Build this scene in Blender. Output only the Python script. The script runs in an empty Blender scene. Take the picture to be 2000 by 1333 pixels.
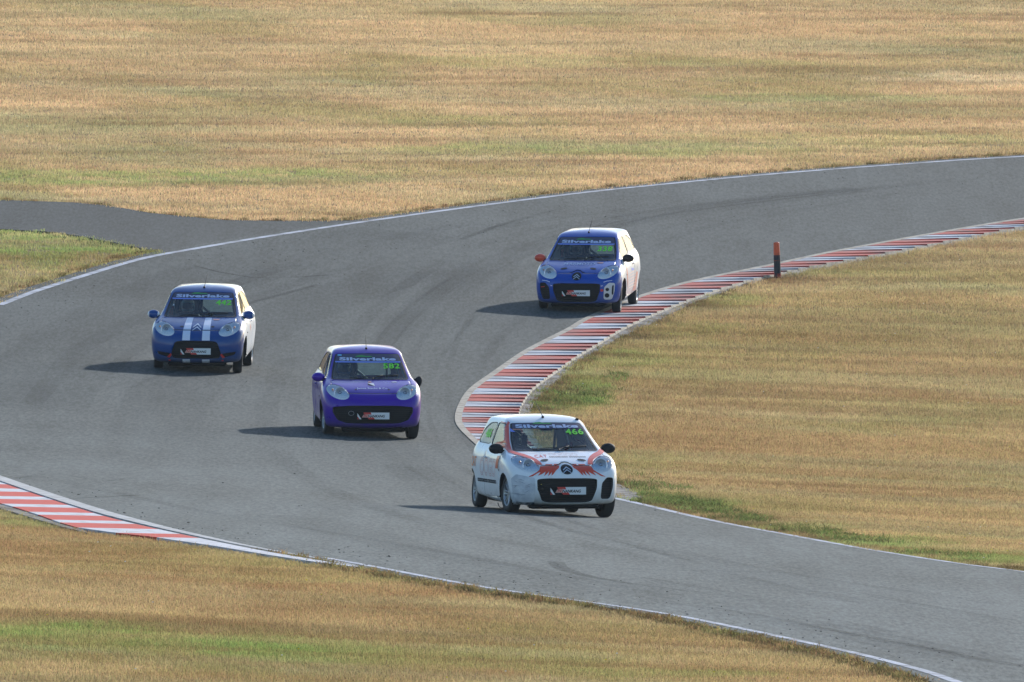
import bpy, bmesh, math, random
import numpy as np
from mathutils import Vector, Matrix
from mathutils.bvhtree import BVHTree
from mathutils.geometry import tessellate_polygon
S = bpy.context.scene
COL = S.collection
R = math.radians

# ------------------------------------------------------------------ camera, sky, sun, exposure
F_PX, PITCH, ROLL, CAM_H = 33617.0, 0.036, 0.02, 11.843      # focal length in pixels of a 2000 px wide frame
cam = bpy.data.cameras.new('camera'); cam_o = bpy.data.objects.new('camera', cam); COL.objects.link(cam_o)
cam.sensor_width = 36.0; cam.lens = 36.0*F_PX/2000; cam.clip_start = 1.0; cam.clip_end = 3000
_fw = Vector((0, math.cos(PITCH), -math.sin(PITCH))); _up = Vector((0, math.sin(PITCH), math.cos(PITCH))); _rt = Vector((1, 0, 0))
_c, _s = math.cos(ROLL), math.sin(ROLL)
_r2 = _rt*_c + _up*_s; _u2 = _up*_c - _rt*_s
cam_o.matrix_world = Matrix(((_r2.x, _u2.x, -_fw.x, 0), (_r2.y, _u2.y, -_fw.y, 0), (_r2.z, _u2.z, -_fw.z, CAM_H), (0, 0, 0, 1)))
S.camera = cam_o
SUN_EL, SUN_AZ = R(22), R(27)            # azimuth from the viewing direction towards the right
W = bpy.data.worlds.new('World'); S.world = W; W.use_nodes = True
sky = W.node_tree.nodes.new('ShaderNodeTexSky'); sky.sky_type = 'NISHITA'; sky.sun_disc = False
sky.sun_elevation = SUN_EL; sky.sun_rotation = SUN_AZ; sky.dust_density = .7; sky.air_density = 1.0; sky.ozone_density = 1.3
bg = W.node_tree.nodes['Background']; bg.inputs[1].default_value = 0.14
hsv = W.node_tree.nodes.new('ShaderNodeHueSaturation'); hsv.inputs['Saturation'].default_value = 1.2
W.node_tree.links.new(sky.outputs[0], hsv.inputs['Color']); W.node_tree.links.new(hsv.outputs[0], bg.inputs[0])
sl = bpy.data.lights.new('sun', 'SUN'); sl.energy = 4.3; sl.angle = R(0.55); sl.color = (1.0, 0.96, 0.91)
so = bpy.data.objects.new('sun', sl); COL.objects.link(so)
sd = Vector((math.sin(SUN_AZ)*math.cos(SUN_EL), math.cos(SUN_AZ)*math.cos(SUN_EL), math.sin(SUN_EL)))
so.rotation_euler = (-sd).to_track_quat('-Z', 'Y').to_euler(); so.location = (60, 420, 120)
S.view_settings.view_transform = 'Standard'; S.view_settings.look = 'None'
S.view_settings.exposure = 0.50; S.view_settings.gamma = 1.0; S.view_settings.use_curve_mapping = False

# ------------------------------------------------------------------ terrain: a shallow valley, falling to the right
_ys = np.arange(-400, 1600.1, 0.5)
_sl = np.interp(_ys, [-400, 185, 212, 235, 251, 325, 650, 900, 1600], [0, 0, -.018, -.0262, -.0256, .0456, .0456, 0, 0])
_zz = np.concatenate([[0], np.cumsum((_sl[1:]+_sl[:-1])*0.25)]); _zz -= np.interp(277, _ys, _zz)
def gz(x, y):
    return np.interp(y, _ys, _zz) - .0392*60*np.tanh(np.asarray(x)/60.0)
def slopes(x, y):
    e = .5
    return float((gz(x+e, y)-gz(x-e, y))/(2*e)), float((gz(x, y+e)-gz(x, y-e))/(2*e))
def project(P):
    """world points (n,3) -> positions in the photograph (2000 px wide); used to look up which patch of field a tuft belongs to"""
    P = np.asarray(P, float) - np.array([0, 0, CAM_H])
    cp, sp = math.cos(PITCH), math.sin(PITCH)
    Fd = P[..., 1]*cp - P[..., 2]*sp; U = P[..., 1]*sp + P[..., 2]*cp
    x = F_PX*P[..., 0]/Fd; y = -F_PX*U/Fd
    return 1000 + _c*x - _s*y, 666.5 + _s*x + _c*y
def G(px, py):
    """surveyed point of the ground seen at (px, py)"""
    a, b = px-1000, py-666.5
    x = _c*a + _s*b; y = -_s*a + _c*b
    cp, sp = math.cos(PITCH), math.sin(PITCH)
    d = np.array([x/F_PX, cp - (y/F_PX)*sp, -sp - (y/F_PX)*cp])
    lo, hi = 100., 1400.
    ts = np.linspace(150, 1400, 2501)
    h = CAM_H + d[2]*ts - gz(d[0]*ts, d[1]*ts)
    i = int(np.argmax(h < 0)) or 2500
    lo, hi = ts[i-1], ts[i]
    for _ in range(25):
        m = (lo+hi)/2
        if CAM_H + d[2]*m - gz(d[0]*m, d[1]*m) < 0: hi = m
        else: lo = m
    return np.array([d[0]*lo, d[1]*lo])
def Gs(pts): return np.array([G(*p) for p in pts])

# ------------------------------------------------------------------ helpers
def tag(o, label=None, cat=None, group=None, kind=None):
    if label: o['label'] = label
    if cat: o['category'] = cat
    if group: o['group'] = group
    if kind: o['kind'] = kind
    return o
def link(name, me, mats=(), parent=None, smooth=False):
    o = bpy.data.objects.new(name, me); COL.objects.link(o)
    for m in (mats if isinstance(mats, (list, tuple)) else [mats]):
        if len(me.materials) < 8 and m: me.materials.append(m)
    if parent: o.parent = parent
    if smooth: me.shade_smooth()
    return o
def bobj(name, bm, mats, parent=None, smooth=True):
    me = bpy.data.meshes.new(name); bm.to_mesh(me); bm.free()
    return link(name, me, mats, parent, smooth)
def N(nt, typ, **kw):
    n = nt.nodes.new(typ)
    for k, v in kw.items():
        if k.startswith('i_'): n.inputs[int(k[2:])].default_value = v
        else: setattr(n, k, v)
    return n
def mat(name, col, rough=.5, metal=0, spec=.5, coat=0, **kw):
    m = bpy.data.materials.new(name); m.use_nodes = True
    b = m.node_tree.nodes['Principled BSDF']
    b.inputs['Base Color'].default_value = (*col, 1); b.inputs['Roughness'].default_value = rough
    b.inputs['Metallic'].default_value = metal; b.inputs['Specular IOR Level'].default_value = spec
    b.inputs['Coat Weight'].default_value = coat; b.inputs['Coat Roughness'].default_value = .08; b.inputs['Coat IOR'].default_value = 1.5
    return m
def noise_col(m, c1, c2, scale, lo=.35, hi=.65, coord='Object', bump=0, detail=4, c3=None, bscale=None, bdist=.01):
    nt = m.node_tree; b = nt.nodes['Principled BSDF']; L = nt.links
    tc = N(nt, 'ShaderNodeTexCoord') if coord != 'P' else N(nt, 'ShaderNodeNewGeometry')
    src = tc.outputs[coord] if coord != 'P' else tc.outputs['Position']
    n = N(nt, 'ShaderNodeTexNoise'); n.inputs['Scale'].default_value = scale; n.inputs['Detail'].default_value = detail
    L.new(src, n.inputs['Vector'])
    r = N(nt, 'ShaderNodeValToRGB'); r.color_ramp.elements[0].position = lo; r.color_ramp.elements[1].position = hi
    r.color_ramp.elements[0].color = (*c1, 1); r.color_ramp.elements[1].color = (*c2, 1)
    if c3: e = r.color_ramp.elements.new((lo+hi)/2); e.color = (*c3, 1)
    L.new(n.outputs['Fac'], r.inputs[0]); L.new(r.outputs[0], b.inputs['Base Color'])
    if bump:
        n2 = N(nt, 'ShaderNodeTexNoise'); n2.inputs['Scale'].default_value = bscale or scale*3; n2.inputs['Detail'].default_value = 3
        L.new(src, n2.inputs['Vector'])
        bp = N(nt, 'ShaderNodeBump'); bp.inputs['Strength'].default_value = bump; bp.inputs['Distance'].default_value = bdist
        L.new(n2.outputs['Fac'], bp.inputs['Height']); L.new(bp.outputs[0], b.inputs['Normal'])
    return m

# ------------------------------------------------------------------ ground materials
def asphalt(name, c_dark, c_light, rough=.85, spec=.06):
    m = mat(name, c_dark, rough, spec=spec); nt = m.node_tree; L = nt.links; b = nt.nodes['Principled BSDF']
    g = N(nt, 'ShaderNodeNewGeometry')
    big = N(nt, 'ShaderNodeTexNoise'); big.inputs['Scale'].default_value = .12; big.inputs['Detail'].default_value = 5
    L.new(g.outputs['Position'], big.inputs['Vector'])
    gm = N(nt, 'ShaderNodeMapping'); gm.inputs['Scale'].default_value = (17, 1.9, 1); L.new(g.outputs['Position'], gm.inputs['Vector'])
    fine = N(nt, 'ShaderNodeTexNoise'); fine.inputs['Scale'].default_value = 1; fine.inputs['Detail'].default_value = 4; fine.inputs['Roughness'].default_value = .75
    L.new(gm.outputs[0], fine.inputs['Vector'])
    mp = N(nt, 'ShaderNodeMapping'); mp.inputs['Scale'].default_value = (1.6, .09, 1); mp.inputs['Rotation'].default_value = (0, 0, .12)
    L.new(g.outputs['Position'], mp.inputs['Vector'])
    st = N(nt, 'ShaderNodeTexNoise'); st.inputs['Scale'].default_value = 1.0; st.inputs['Detail'].default_value = 5
    L.new(mp.outputs[0], st.inputs['Vector'])
    a1 = N(nt, 'ShaderNodeMath', operation='MULTIPLY_ADD'); a1.inputs[1].default_value = .55; L.new(big.outputs['Fac'], a1.inputs[0])
    a2 = N(nt, 'ShaderNodeMath', operation='MULTIPLY'); a2.inputs[1].default_value = .45; L.new(st.outputs['Fac'], a2.inputs[0]); L.new(a2.outputs[0], a1.inputs[2])
    a3 = N(nt, 'ShaderNodeMath', operation='MULTIPLY_ADD'); a3.inputs[1].default_value = 1.5; L.new(fine.outputs['Fac'], a3.inputs[0])
    a4 = N(nt, 'ShaderNodeMath', operation='SUBTRACT'); a4.inputs[1].default_value = .75; L.new(a1.outputs[0], a4.inputs[0]); L.new(a4.outputs[0], a3.inputs[2])
    r = N(nt, 'ShaderNodeMapRange'); r.inputs[1].default_value = .2; r.inputs[2].default_value = .85; L.new(a3.outputs[0], r.inputs[0])
    mx = N(nt, 'ShaderNodeMix', data_type='RGBA'); mx.inputs[6].default_value = (*c_dark, 1); mx.inputs[7].default_value = (*c_light, 1)
    # low-angle sun glare painted into the albedo: paler towards the corner exit, uneven boundary
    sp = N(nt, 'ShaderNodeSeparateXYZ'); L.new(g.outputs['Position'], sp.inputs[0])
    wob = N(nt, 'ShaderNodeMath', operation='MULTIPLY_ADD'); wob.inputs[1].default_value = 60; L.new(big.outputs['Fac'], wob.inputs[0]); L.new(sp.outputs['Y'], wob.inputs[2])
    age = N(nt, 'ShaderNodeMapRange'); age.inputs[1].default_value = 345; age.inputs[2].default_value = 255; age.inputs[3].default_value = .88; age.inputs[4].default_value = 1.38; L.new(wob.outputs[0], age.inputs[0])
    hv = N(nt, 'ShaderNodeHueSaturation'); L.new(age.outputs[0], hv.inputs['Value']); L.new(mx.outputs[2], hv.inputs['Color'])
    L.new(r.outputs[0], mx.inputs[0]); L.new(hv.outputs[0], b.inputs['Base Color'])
    bp = N(nt, 'ShaderNodeBump'); bp.inputs['Strength'].default_value = .25; bp.inputs['Distance'].default_value = .006
    L.new(fine.outputs['Fac'], bp.inputs['Height']); L.new(bp.outputs[0], b.inputs['Normal'])
    return m
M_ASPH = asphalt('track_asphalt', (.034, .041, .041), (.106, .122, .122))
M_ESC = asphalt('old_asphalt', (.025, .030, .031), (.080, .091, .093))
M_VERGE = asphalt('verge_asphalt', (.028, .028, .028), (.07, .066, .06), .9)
M_SOIL = noise_col(mat('soil', (.2, .14, .08), .95, spec=.1), (.18, .13, .08), (.38, .28, .16), 1.5, coord='P', bump=.8, bscale=12, bdist=.05)
def worn(name, c, worn_c, scale=5, lo=.42, hi=.62, rough=.7):
    return noise_col(mat(name, c, max(rough, .8), spec=.12), worn_c, c, scale, lo, hi, coord='P', bump=.3, detail=6, bscale=40, bdist=.004)
M_LINE = worn('white_line_paint', (.40, .43, .50), (.16, .17, .19), 2.2, .30, .58)
M_RED = worn('kerb_red_paint', (.38, .055, .045), (.20, .12, .11), 1.1, .30, .58, .55)
M_WHITE = worn('kerb_white_paint', (.43, .45, .50), (.13, .13, .14), 1.1, .30, .55, .55)
M_RED2 = worn('kerb_red_fresh', (.48, .035, .025), (.42, .07, .055), 3, .3, .55, .55)
M_WHITE2 = worn('kerb_white_fresh', (.50, .51, .55), (.30, .30, .31), 4, .33, .5, .55)
M_CONC = worn('concrete', (.22, .21, .20), (.07, .06, .05), 2.2, .38, .62, .9)
M_CREAM = worn('kerb_end_paint', (.34, .31, .26), (.20, .18, .15), 5, .35, .6, .7)
M_GREYPAINT = worn('grey_edge', (.42, .43, .44), (.25, .25, .25), 4, .35, .6, .7)
M_RUB = mat('tyre_rubber', (.012, .012, .013), .8)

# ------------------------------------------------------------------ ground sheet
def ground_mesh():
    xs = sorted(set(list(np.arange(-40, 40.1, 2)) + [-700, -400, -250, -160, -110, -80, -60, 60, 80, 110, 160, 250, 400, 700]))
    ys = sorted(set([-300, -150, 0, 80, 140] + list(np.arange(170, 480, 1.5)) + list(np.arange(480, 900, 12)) + [950, 1050, 1200, 1500]))
    X, Y = np.meshgrid(xs, ys); Z = gz(X, Y) - .12
    v = np.stack([X.ravel(), Y.ravel(), Z.ravel()], 1).tolist(); nx = len(xs)
    f = [(j*nx+i, j*nx+i+1, (j+1)*nx+i+1, (j+1)*nx+i) for j in range(len(ys)-1) for i in range(nx-1)]
    me = bpy.data.meshes.new('ground'); me.from_pydata(v, [], f)
    return me
tag(link('ground', ground_mesh(), M_SOIL, None, True), 'dry brown soil under the mown field around the track', kind='structure')

def sheet(name, poly, off, m, parent=None, step=1.5, kind='structure', label=None, skirt=True):
    """flat-laid layer following the ground: a polygon cut into strips"""
    poly = [Vector((p[0], p[1], 0)) for p in poly]
    tris = tessellate_polygon([poly]); bm = bmesh.new(); vs = [bm.verts.new(p) for p in poly]
    for t in tris:
        try: bm.faces.new([vs[i] for i in t])
        except ValueError: pass
    ymin, ymax = min(p.y for p in poly), max(p.y for p in poly)
    xmin, xmax = min(p.x for p in poly), max(p.x for p in poly)
    for yy in np.arange(math.floor(ymin/step)*step+step, ymax, step):
        bmesh.ops.bisect_plane(bm, geom=bm.verts[:]+bm.edges[:]+bm.faces[:], dist=1e-5, plane_co=(0, yy, 0), plane_no=(0, 1, 0))
    for xx in np.arange(math.floor(xmin/6)*6+6, xmax, 6):
        bmesh.ops.bisect_plane(bm, geom=bm.verts[:]+bm.edges[:]+bm.faces[:], dist=1e-5, plane_co=(xx, 0, 0), plane_no=(1, 0, 0))
    bmesh.ops.recalc_face_normals(bm, faces=bm.faces[:])
    if sum(f.normal.z*f.calc_area() for f in bm.faces) < 0: bmesh.ops.reverse_faces(bm, faces=bm.faces[:])
    for v in bm.verts: v.co.z = float(gz(v.co.x, v.co.y)) + off
    if skirt:
        be = [e for e in bm.edges if e.is_boundary]
        r = bmesh.ops.extrude_edge_only(bm, edges=be)
        for g in r['geom']:
            if isinstance(g, bmesh.types.BMVert): g.co.z -= off+.15
    o = bobj(name, bm, m, parent, False)
    if parent is None: tag(o, label, kind=kind)
    return o

def smooth_line(pts, n=4):
    """Catmull-Rom through the survey points"""
    P = np.array(pts, float); out = []
    Q = np.vstack([2*P[0]-P[1], P, 2*P[-1]-P[-2]])
    for i in range(len(P)-1):
        p0, p1, p2, p3 = Q[i:i+4]
        for k in range(n):
            t = k/n
            out.append(.5*((2*p1)+(-p0+p2)*t+(2*p0-5*p1+4*p2-p3)*t*t+(-p0+3*p1-3*p2+p3)*t**3))
    out.append(P[-1]); return np.array(out)

# survey of the circuit edges (read off the photograph, laid on the terrain)
PX_OUT = [(2260, 287), (2130, 296), (2000, 306), (1900, 311.5), (1750, 322), (1600, 333), (1450, 345.5), (1300, 360), (1150, 375.5), (1000, 394), (850, 414), (700, 435), (595, 451), (490, 467.5), (385, 485.5), (280, 505), (175, 535.5), (70, 569), (0, 596)]
PX_BOT = [(0, 934), (105, 970), (210, 1003), (315, 1029), (420, 1051.5), (525, 1072), (630, 1089.5), (700, 1102), (800, 1121), (900, 1140), (1000, 1156), (1100, 1170), (1200, 1184), (1320, 1203), (1440, 1227), (1560, 1252.5), (1680, 1279), (1800, 1310), (1870, 1334), (2050, 1400)]
PX_IN = [(2260, 400), (2130, 413.5), (2000, 427.3), (1825, 456), (1650, 487.5), (1580, 501.5), (1510, 517), (1440, 531), (1370, 545.5), (1300, 563), (1220, 590), (1145.6, 622), (1111.8, 642), (1060, 668), (1015, 692.8), (958.8, 732), (925, 756), (907, 776), (893.5, 805), (893.5, 828), (913.8, 852.6), (955, 885), (1040, 922), (1120, 950)]
PX_IN2 = [(1120, 950), (1200, 971), (1280, 989), (1360, 1008), (1456, 1028), (1560, 1047), (1720, 1076), (1880, 1100.8), (2000, 1116), (2200, 1142)]
PX_KO = [(2260, 401), (2100, 427), (2000, 445.5), (1912, 462), (1807, 483), (1695, 504), (1580, 525), (1482, 546), (1405, 568), (1342, 590), (1285, 613), (1240, 633), (1206.4, 650), (1166, 676), (1127.6, 698.4), (1096, 721), (1060, 746.8), (1037.5, 764.8), (1019.5, 792), (1013, 812), (1016, 836), (1035, 868), (1075, 900), (1125, 925)]
W_OUT = smooth_line(Gs(PX_OUT)); W_BOT = smooth_line(Gs(PX_BOT)); W_IN = smooth_line(Gs(PX_IN)); W_IN2 = smooth_line(Gs(PX_IN2)); W_KO = smooth_line(Gs(PX_KO))
a, b = W_OUT[-1], W_BOT[0]                 # the hairpin outside the left of the frame
da = W_OUT[-1]-W_OUT[-3]; da /= np.linalg.norm(da); db = W_BOT[0]-W_BOT[2]; db /= np.linalg.norm(db)
W_LOOP = []
for t in np.linspace(0, 1, 22)[1:-1]:
    k = 45
    p0, p1, p2, p3 = a, a+da*k*.55, b+db*k*.55, b
    W_LOOP.append((1-t)**3*p0+3*(1-t)**2*t*p1+3*(1-t)*t*t*p2+t**3*p3)
W_OUTER = np.vstack([W_OUT, W_LOOP, W_BOT]); W_INNER = np.vstack([W_IN, W_IN2])
def offset_line(L, d):
    """parallel of a polyline, d metres to the left of its direction"""
    L = np.array(L); T = np.gradient(L, axis=0); T /= np.linalg.norm(T, axis=1)[:, None]
    return L + np.stack([-T[:, 1], T[:, 0]], 1)*d
track_out = offset_line(W_OUTER, -.30)      # direction runs leftwards, outside is to its right
TRACK = np.vstack([track_out, W_INNER[::-1]])
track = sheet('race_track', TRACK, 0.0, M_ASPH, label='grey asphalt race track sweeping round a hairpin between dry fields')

def ribbon(name, L, w0, w1, off, m, parent=None, label=None, kind='structure', cat=None, height=None, taper=0):
    A, B = offset_line(L, w0), offset_line(L, w1)
    # denser so it hugs the terrain
    def dens(P):
        d = np.concatenate([[0], np.cumsum(np.linalg.norm(np.diff(L, axis=0), axis=1))]); n = max(2, int(d[-1]/.8)); t = np.linspace(0, d[-1], n)
        return np.stack([np.interp(t, d, P[:, 0]), np.interp(t, d, P[:, 1])], 1)
    A, B = dens(A), dens(B); v, f = [], []
    h = off if height is None else height
    for i_, (p, q) in enumerate(zip(A, B)):
        if height is not None: h = height*(1 if not taper else min(1, (len(A)-1-i_)/taper+.02)); q = p+(q-p)*(1 if not taper else min(1, .25+(len(A)-1-i_)/taper))
        v += [(p[0], p[1], float(gz(*p))-.07), (p[0], p[1], float(gz(*p))+h), (q[0], q[1], float(gz(*q))+h), (q[0], q[1], float(gz(*q))-.07)]
    if height is None:
        f = [(4*i+1, 4*i+2, 4*i+6, 4*i+5) for i in range(len(A)-1)]
    else:
        for i in range(len(A)-1):
            for k in range(3): f.append((4*i+k, 4*i+k+1, 4*i+k+5, 4*i+k+4))
    me = bpy.data.meshes.new(name); me.from_pydata(v, [], f); me.validate()
    bm = bmesh.new(); bm.from_mesh(me); bmesh.ops.recalc_face_normals(bm, faces=bm.faces[:])
    if height is None and sum(q.normal.z for q in bm.faces) < 0: bmesh.ops.reverse_faces(bm, faces=bm.faces[:])
    bmesh.ops.delete(bm, geom=[q for q in bm.verts if not q.link_faces], context='VERTS')
    bm.to_mesh(me); bm.free()
    o = link(name, me, m, parent)
    if parent is None: tag(o, label, kind=kind, cat=cat)
    return o
ribbon('edge_line', W_OUT, -.07, .07, .004, M_LINE, label='white painted line along the far edge of the track')
i0 = 24
ribbon('edge_line', W_BOT[i0:], -.06, .09, .004, M_LINE, label='white painted line along the near edge of the track')
ribbon('edge_line', W_IN2, -.19, -.03, .004, M_LINE, label='thin white painted line on the inside of the corner exit')
# escape road
ESC_T = [(-200, 386), (0, 390), (157, 395.5), (217, 402), (297.5, 416), (385, 424), (437, 429), (525, 430.5), (630, 430.5), (720, 429.5)]
ESC_B = [(318, 493), (290, 487.5), (245, 478), (157, 461), (105, 453), (0, 447), (-200, 440)]
esc_poly = np.vstack([Gs(ESC_T), Gs([(700, 436), (595, 452), (490, 468.5), (385, 486.5)]), Gs(ESC_B)])
ESC = esc_poly
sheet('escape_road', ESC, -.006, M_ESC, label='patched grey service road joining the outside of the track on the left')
# dark verge strip left of the far line
V1 = Gs([(318, 494), (280, 503), (175, 532), (70, 563), (0, 586), (-80, 618)]); V2 = Gs([(0, 600), (70, 573), (175, 539), (280, 509), (330, 496)])
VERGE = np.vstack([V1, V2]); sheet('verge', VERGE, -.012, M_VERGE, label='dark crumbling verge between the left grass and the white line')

# ------------------------------------------------------------------ kerbs
def cross_at(poly, px, py, m):
    """where the line through (px,py) with slope m meets the polyline poly (in photo coordinates), walking left"""
    best = None
    P = np.array(poly, float)
    for i in range(len(P)-1):
        x0, y0 = P[i]; x1, y1 = P[i+1]
        e0 = y0-(py+m*(x0-px)); e1 = y1-(py+m*(x1-px))
        if e0 == e1 or e0*e1 > 0: continue
        t = e0/(e0-e1); x = x0+t*(x1-x0); y = y0+t*(y1-y0)
        if best is None or x < best[0]: best = (x, y)
    return best
def fine(poly): return smooth_line(poly, 8)
KO_F, KI_F = fine(PX_KO), fine(PX_IN)
def at_y(P, y):
    for i in range(len(P)-1):
        if (P[i][1]-y)*(P[i+1][1]-y) <= 0 and P[i][1] != P[i+1][1]:
            t = (y-P[i][1])/(P[i+1][1]-P[i][1]); return P[i]+t*(P[i+1]-P[i])
z4 = [88, 115, 140, 172, 200, 235, 262, 297, 322, 357, 382, 411, 440, 478, 508, 545, 578]
z6 = [240, 283, 333, 385, 445, 512, 570, 618, 690, 738, 800, 848, 905, 960, 1020, 1068, 1118, 1160, 1205, 1250, 1300, 1350, 1400, 1450, 1500, 1545]
bnd = [402.5, 407, 411.5, 416, 421, 425.5] + [400+z/2.857 for z in z4] + [560+z/4.443 for z in z6]
kerb = bpy.data.objects.new('kerb', None); COL.objects.link(kerb); kerb.location = (*G(1150, 650), 0)
tag(kerb, 'red and white ribbed kerb on the inside of the hairpin', kind='structure')
kerb_root_inv = Matrix.Translation(-kerb.location)
rows = []
for y in bnd:
    o_ = at_y(KO_F, y)
    m = float(np.interp(y, [440, 620, 750, 900], [0.0, .022, .04, .05]))
    i_ = cross_at(KI_F, o_[0], o_[1], m)
    if i_ is None: continue
    rows.append((G(*i_), G(*o_), y))
def kerb_block(A, B, red, nxt_red, idx):
    """one painted block with two saw-tooth ribs; A far edge, B near edge; each (inner, outer)"""
    nseg = 4; NW = 5; v, f, mi = [], [], []
    def P(t, w, h):
        a0 = A[0]*(1-t)+B[0]*t; a1 = A[1]*(1-t)+B[1]*t; p = a0*(1-w)+a1*w
        return (p[0], p[1], float(gz(*p))+h)
    prof = [(0, 0), (.5, 1), (.501, 0), (1, 1), (1.0, 0)]      # rises towards the viewer, then drops
    for (t, hh) in prof:
        for k in range(NW+1):
            w = k/NW; base = .006+.018*w; rib = .004+.026*w
            v.append(P(t, w, base+rib*hh))
        v.append(P(t, 1.02, -.02))
        v.append(P(t, 1.035, -.07))
    nr = NW+3
    for j in range(len(prof)-1):
        step = prof[j+1][1] == 0
        for k in range(nr-1):
            f.append((j*nr+k, j*nr+k+1, (j+1)*nr+k+1, (j+1)*nr+k))
            if k >= NW: mi.append(2)
            elif step and j == len(prof)-2 and (red or nxt_red): mi.append(1 if not red else 0)
            else: mi.append(0)
    me = bpy.data.meshes.new('kerb_block'); me.from_pydata(v, [], f)
    o = link('kerb_block', me, [M_RED if red else M_WHITE, M_RED, M_CREAM], kerb)
    o.matrix_parent_inverse = kerb_root_inv
    for p, q in zip(me.polygons, mi): p.material_index = q
    bm = bmesh.new(); bm.from_mesh(me); bmesh.ops.recalc_face_normals(bm, faces=bm.faces[:])
    if sum(q.normal.z*q.calc_area() for q in bm.faces) < 0: bmesh.ops.reverse_faces(bm, faces=bm.faces[:])
    bm.to_mesh(me); bm.free()
    return o
red = True
if (len(bnd)-len(z4)-len(z6)) % 2: red = False
for k in range(len(rows)-1):
    kerb_block(rows[k], rows[k+1], red, not red, k); red = not red
ib = [r[0] for r in rows]
c = ribbon('kerb_edging', W_IN, -.03, .09, .010, M_CREAM, parent=kerb, height=.014); c.matrix_parent_inverse = kerb_root_inv
# worn concrete apron behind the kerb
PX_AP = [(1500, 540), (1405, 572), (1342, 597), (1285, 624), (1217.6, 655), (1161, 686), (1128, 705), (1105, 725), (1071, 758), (1050, 778), (1037.5, 800), (1040, 840), (1060, 875), (1100, 905), (1205, 944), (1262, 972), (1240, 981)]
AP = np.vstack([smooth_line(Gs(PX_AP), 3), smooth_line(Gs([(1200, 969), (1125, 945), (1060, 915), (1000, 870), (1005, 812), (1030, 765), (1060, 745), (1127, 698), (1206, 650), (1285, 612), (1405, 566), (1482, 545)]), 3)])
sheet('kerb_apron', AP, -.004, M_CONC, label='rough grey concrete apron behind the ribbed kerb')

# near-left kerb: flat painted blocks behind a raised concrete edge
PX_SL = [(-150, 895), (0, 941), (105, 977.5), (210, 1011), (315, 1036), (420, 1058.5), (525, 1079), (630, 1096.5), (700, 1107)]
PX_LO = [(-150, 950), (0, 984), (70, 1005), (157.5, 1033), (280, 1047), (350, 1057.5), (420, 1067.5), (525, 1085), (630, 1100.5), (692, 1108)]
SL_F, LO_F = fine(PX_SL), fine(PX_LO)
kerb2 = bpy.data.objects.new('kerb', None); COL.objects.link(kerb2); kerb2.location = (*G(300, 1035), 0)
tag(kerb2, 'flat red and white painted kerb beside the near grass at the left', kind='structure')
k2i = Matrix.Translation(-kerb2.location)
bz = [5, 50, 75, 92, 118, 135, 160, 178, 205, 222, 250, 266, 295, 311, 340, 356, 385, 412, 435]
prev = None; red = False; lines = []
for z in bz:
    y = 900+z/2.857; p = at_y(SL_F, y)
    q = cross_at(LO_F, p[0], p[1], .02)
    if q is None: q = np.array([-150., y-.02*150])
    lines.append((G(*p), G(*q)))
endp = (G(700, 1107), G(692, 1108)); mid = (G(560, 1085.5), G(560, 1089.5))
for k in range(len(lines)-1):
    A, B = lines[k], lines[k+1]; red = k % 2 == 1
    poly = [A[0], B[0], B[1], A[1]]
    # keep the outer boundary on the curve
    o = sheet('kerb_block', poly, .006, M_RED2 if red else M_WHITE2, parent=kerb2, step=.8); o.matrix_parent_inverse = k2i
A = lines[-1]
ys_ = [p for p in LO_F if p[0] > cross_at(LO_F, *at_y(SL_F, 900+435/2.857), .02)[0]]
ss_ = [p for p in SL_F if p[0] > at_y(SL_F, 900+435/2.857)[0]]
poly = [A[1]] + [G(*p) for p in ys_[::4]] + [endp[1]] + [G(*p) for p in ss_[::-4]] + [A[0]]
o = sheet('kerb_block', poly, .006, M_WHITE2, parent=kerb2, step=.8); o.matrix_parent_inverse = k2i
KB2 = np.vstack([Gs(PX_SL), Gs(PX_LO)[::-1]])
cut = W_BOT[:30]
ext = np.vstack([Gs([(-150, 888), (-70, 908)]), cut])
o = ribbon('kerb_stone', ext, -.20, .06, .03, M_GREYPAINT, parent=kerb2, height=.022, taper=26); o.matrix_parent_inverse = k2i
LV = Gs([(-60, 982), (0, 992), (70, 1013), (120, 1028), (170, 1040), (160, 1030), (70, 1002), (0, 981), (-60, 968)])
sheet('verge', LV, -.006, M_CONC, label='grey gravelly verge below the flat painted kerb')

# ------------------------------------------------------------------ rubber marks on the asphalt
def mark_mat(name, strength):
    m = bpy.data.materials.new(name); m.use_nodes = True; nt = m.node_tree; L = nt.links
    b = nt.nodes['Principled BSDF']; b.inputs['Base Color'].default_value = (.02, .02, .022, 1); b.inputs['Roughness'].default_value = .95; b.inputs['Specular IOR Level'].default_value = .03
    g = N(nt, 'ShaderNodeNewGeometry'); n = N(nt, 'ShaderNodeTexNoise'); n.inputs['Scale'].default_value = .13; n.inputs['Detail'].default_value = 2
    L.new(g.outputs['Position'], n.inputs['Vector'])
    r = N(nt, 'ShaderNodeMapRange'); r.inputs[1].default_value = .28; r.inputs[2].default_value = .62; r.inputs[3].default_value = 0; r.inputs[4].default_value = strength
    L.new(n.outputs['Fac'], r.inputs[0]); L.new(r.outputs[0], b.inputs['Alpha'])
    return m
M_MARK = mark_mat('rubber_mark', .26); M_MARK2 = mark_mat('faint_rubber_mark', .085)
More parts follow.
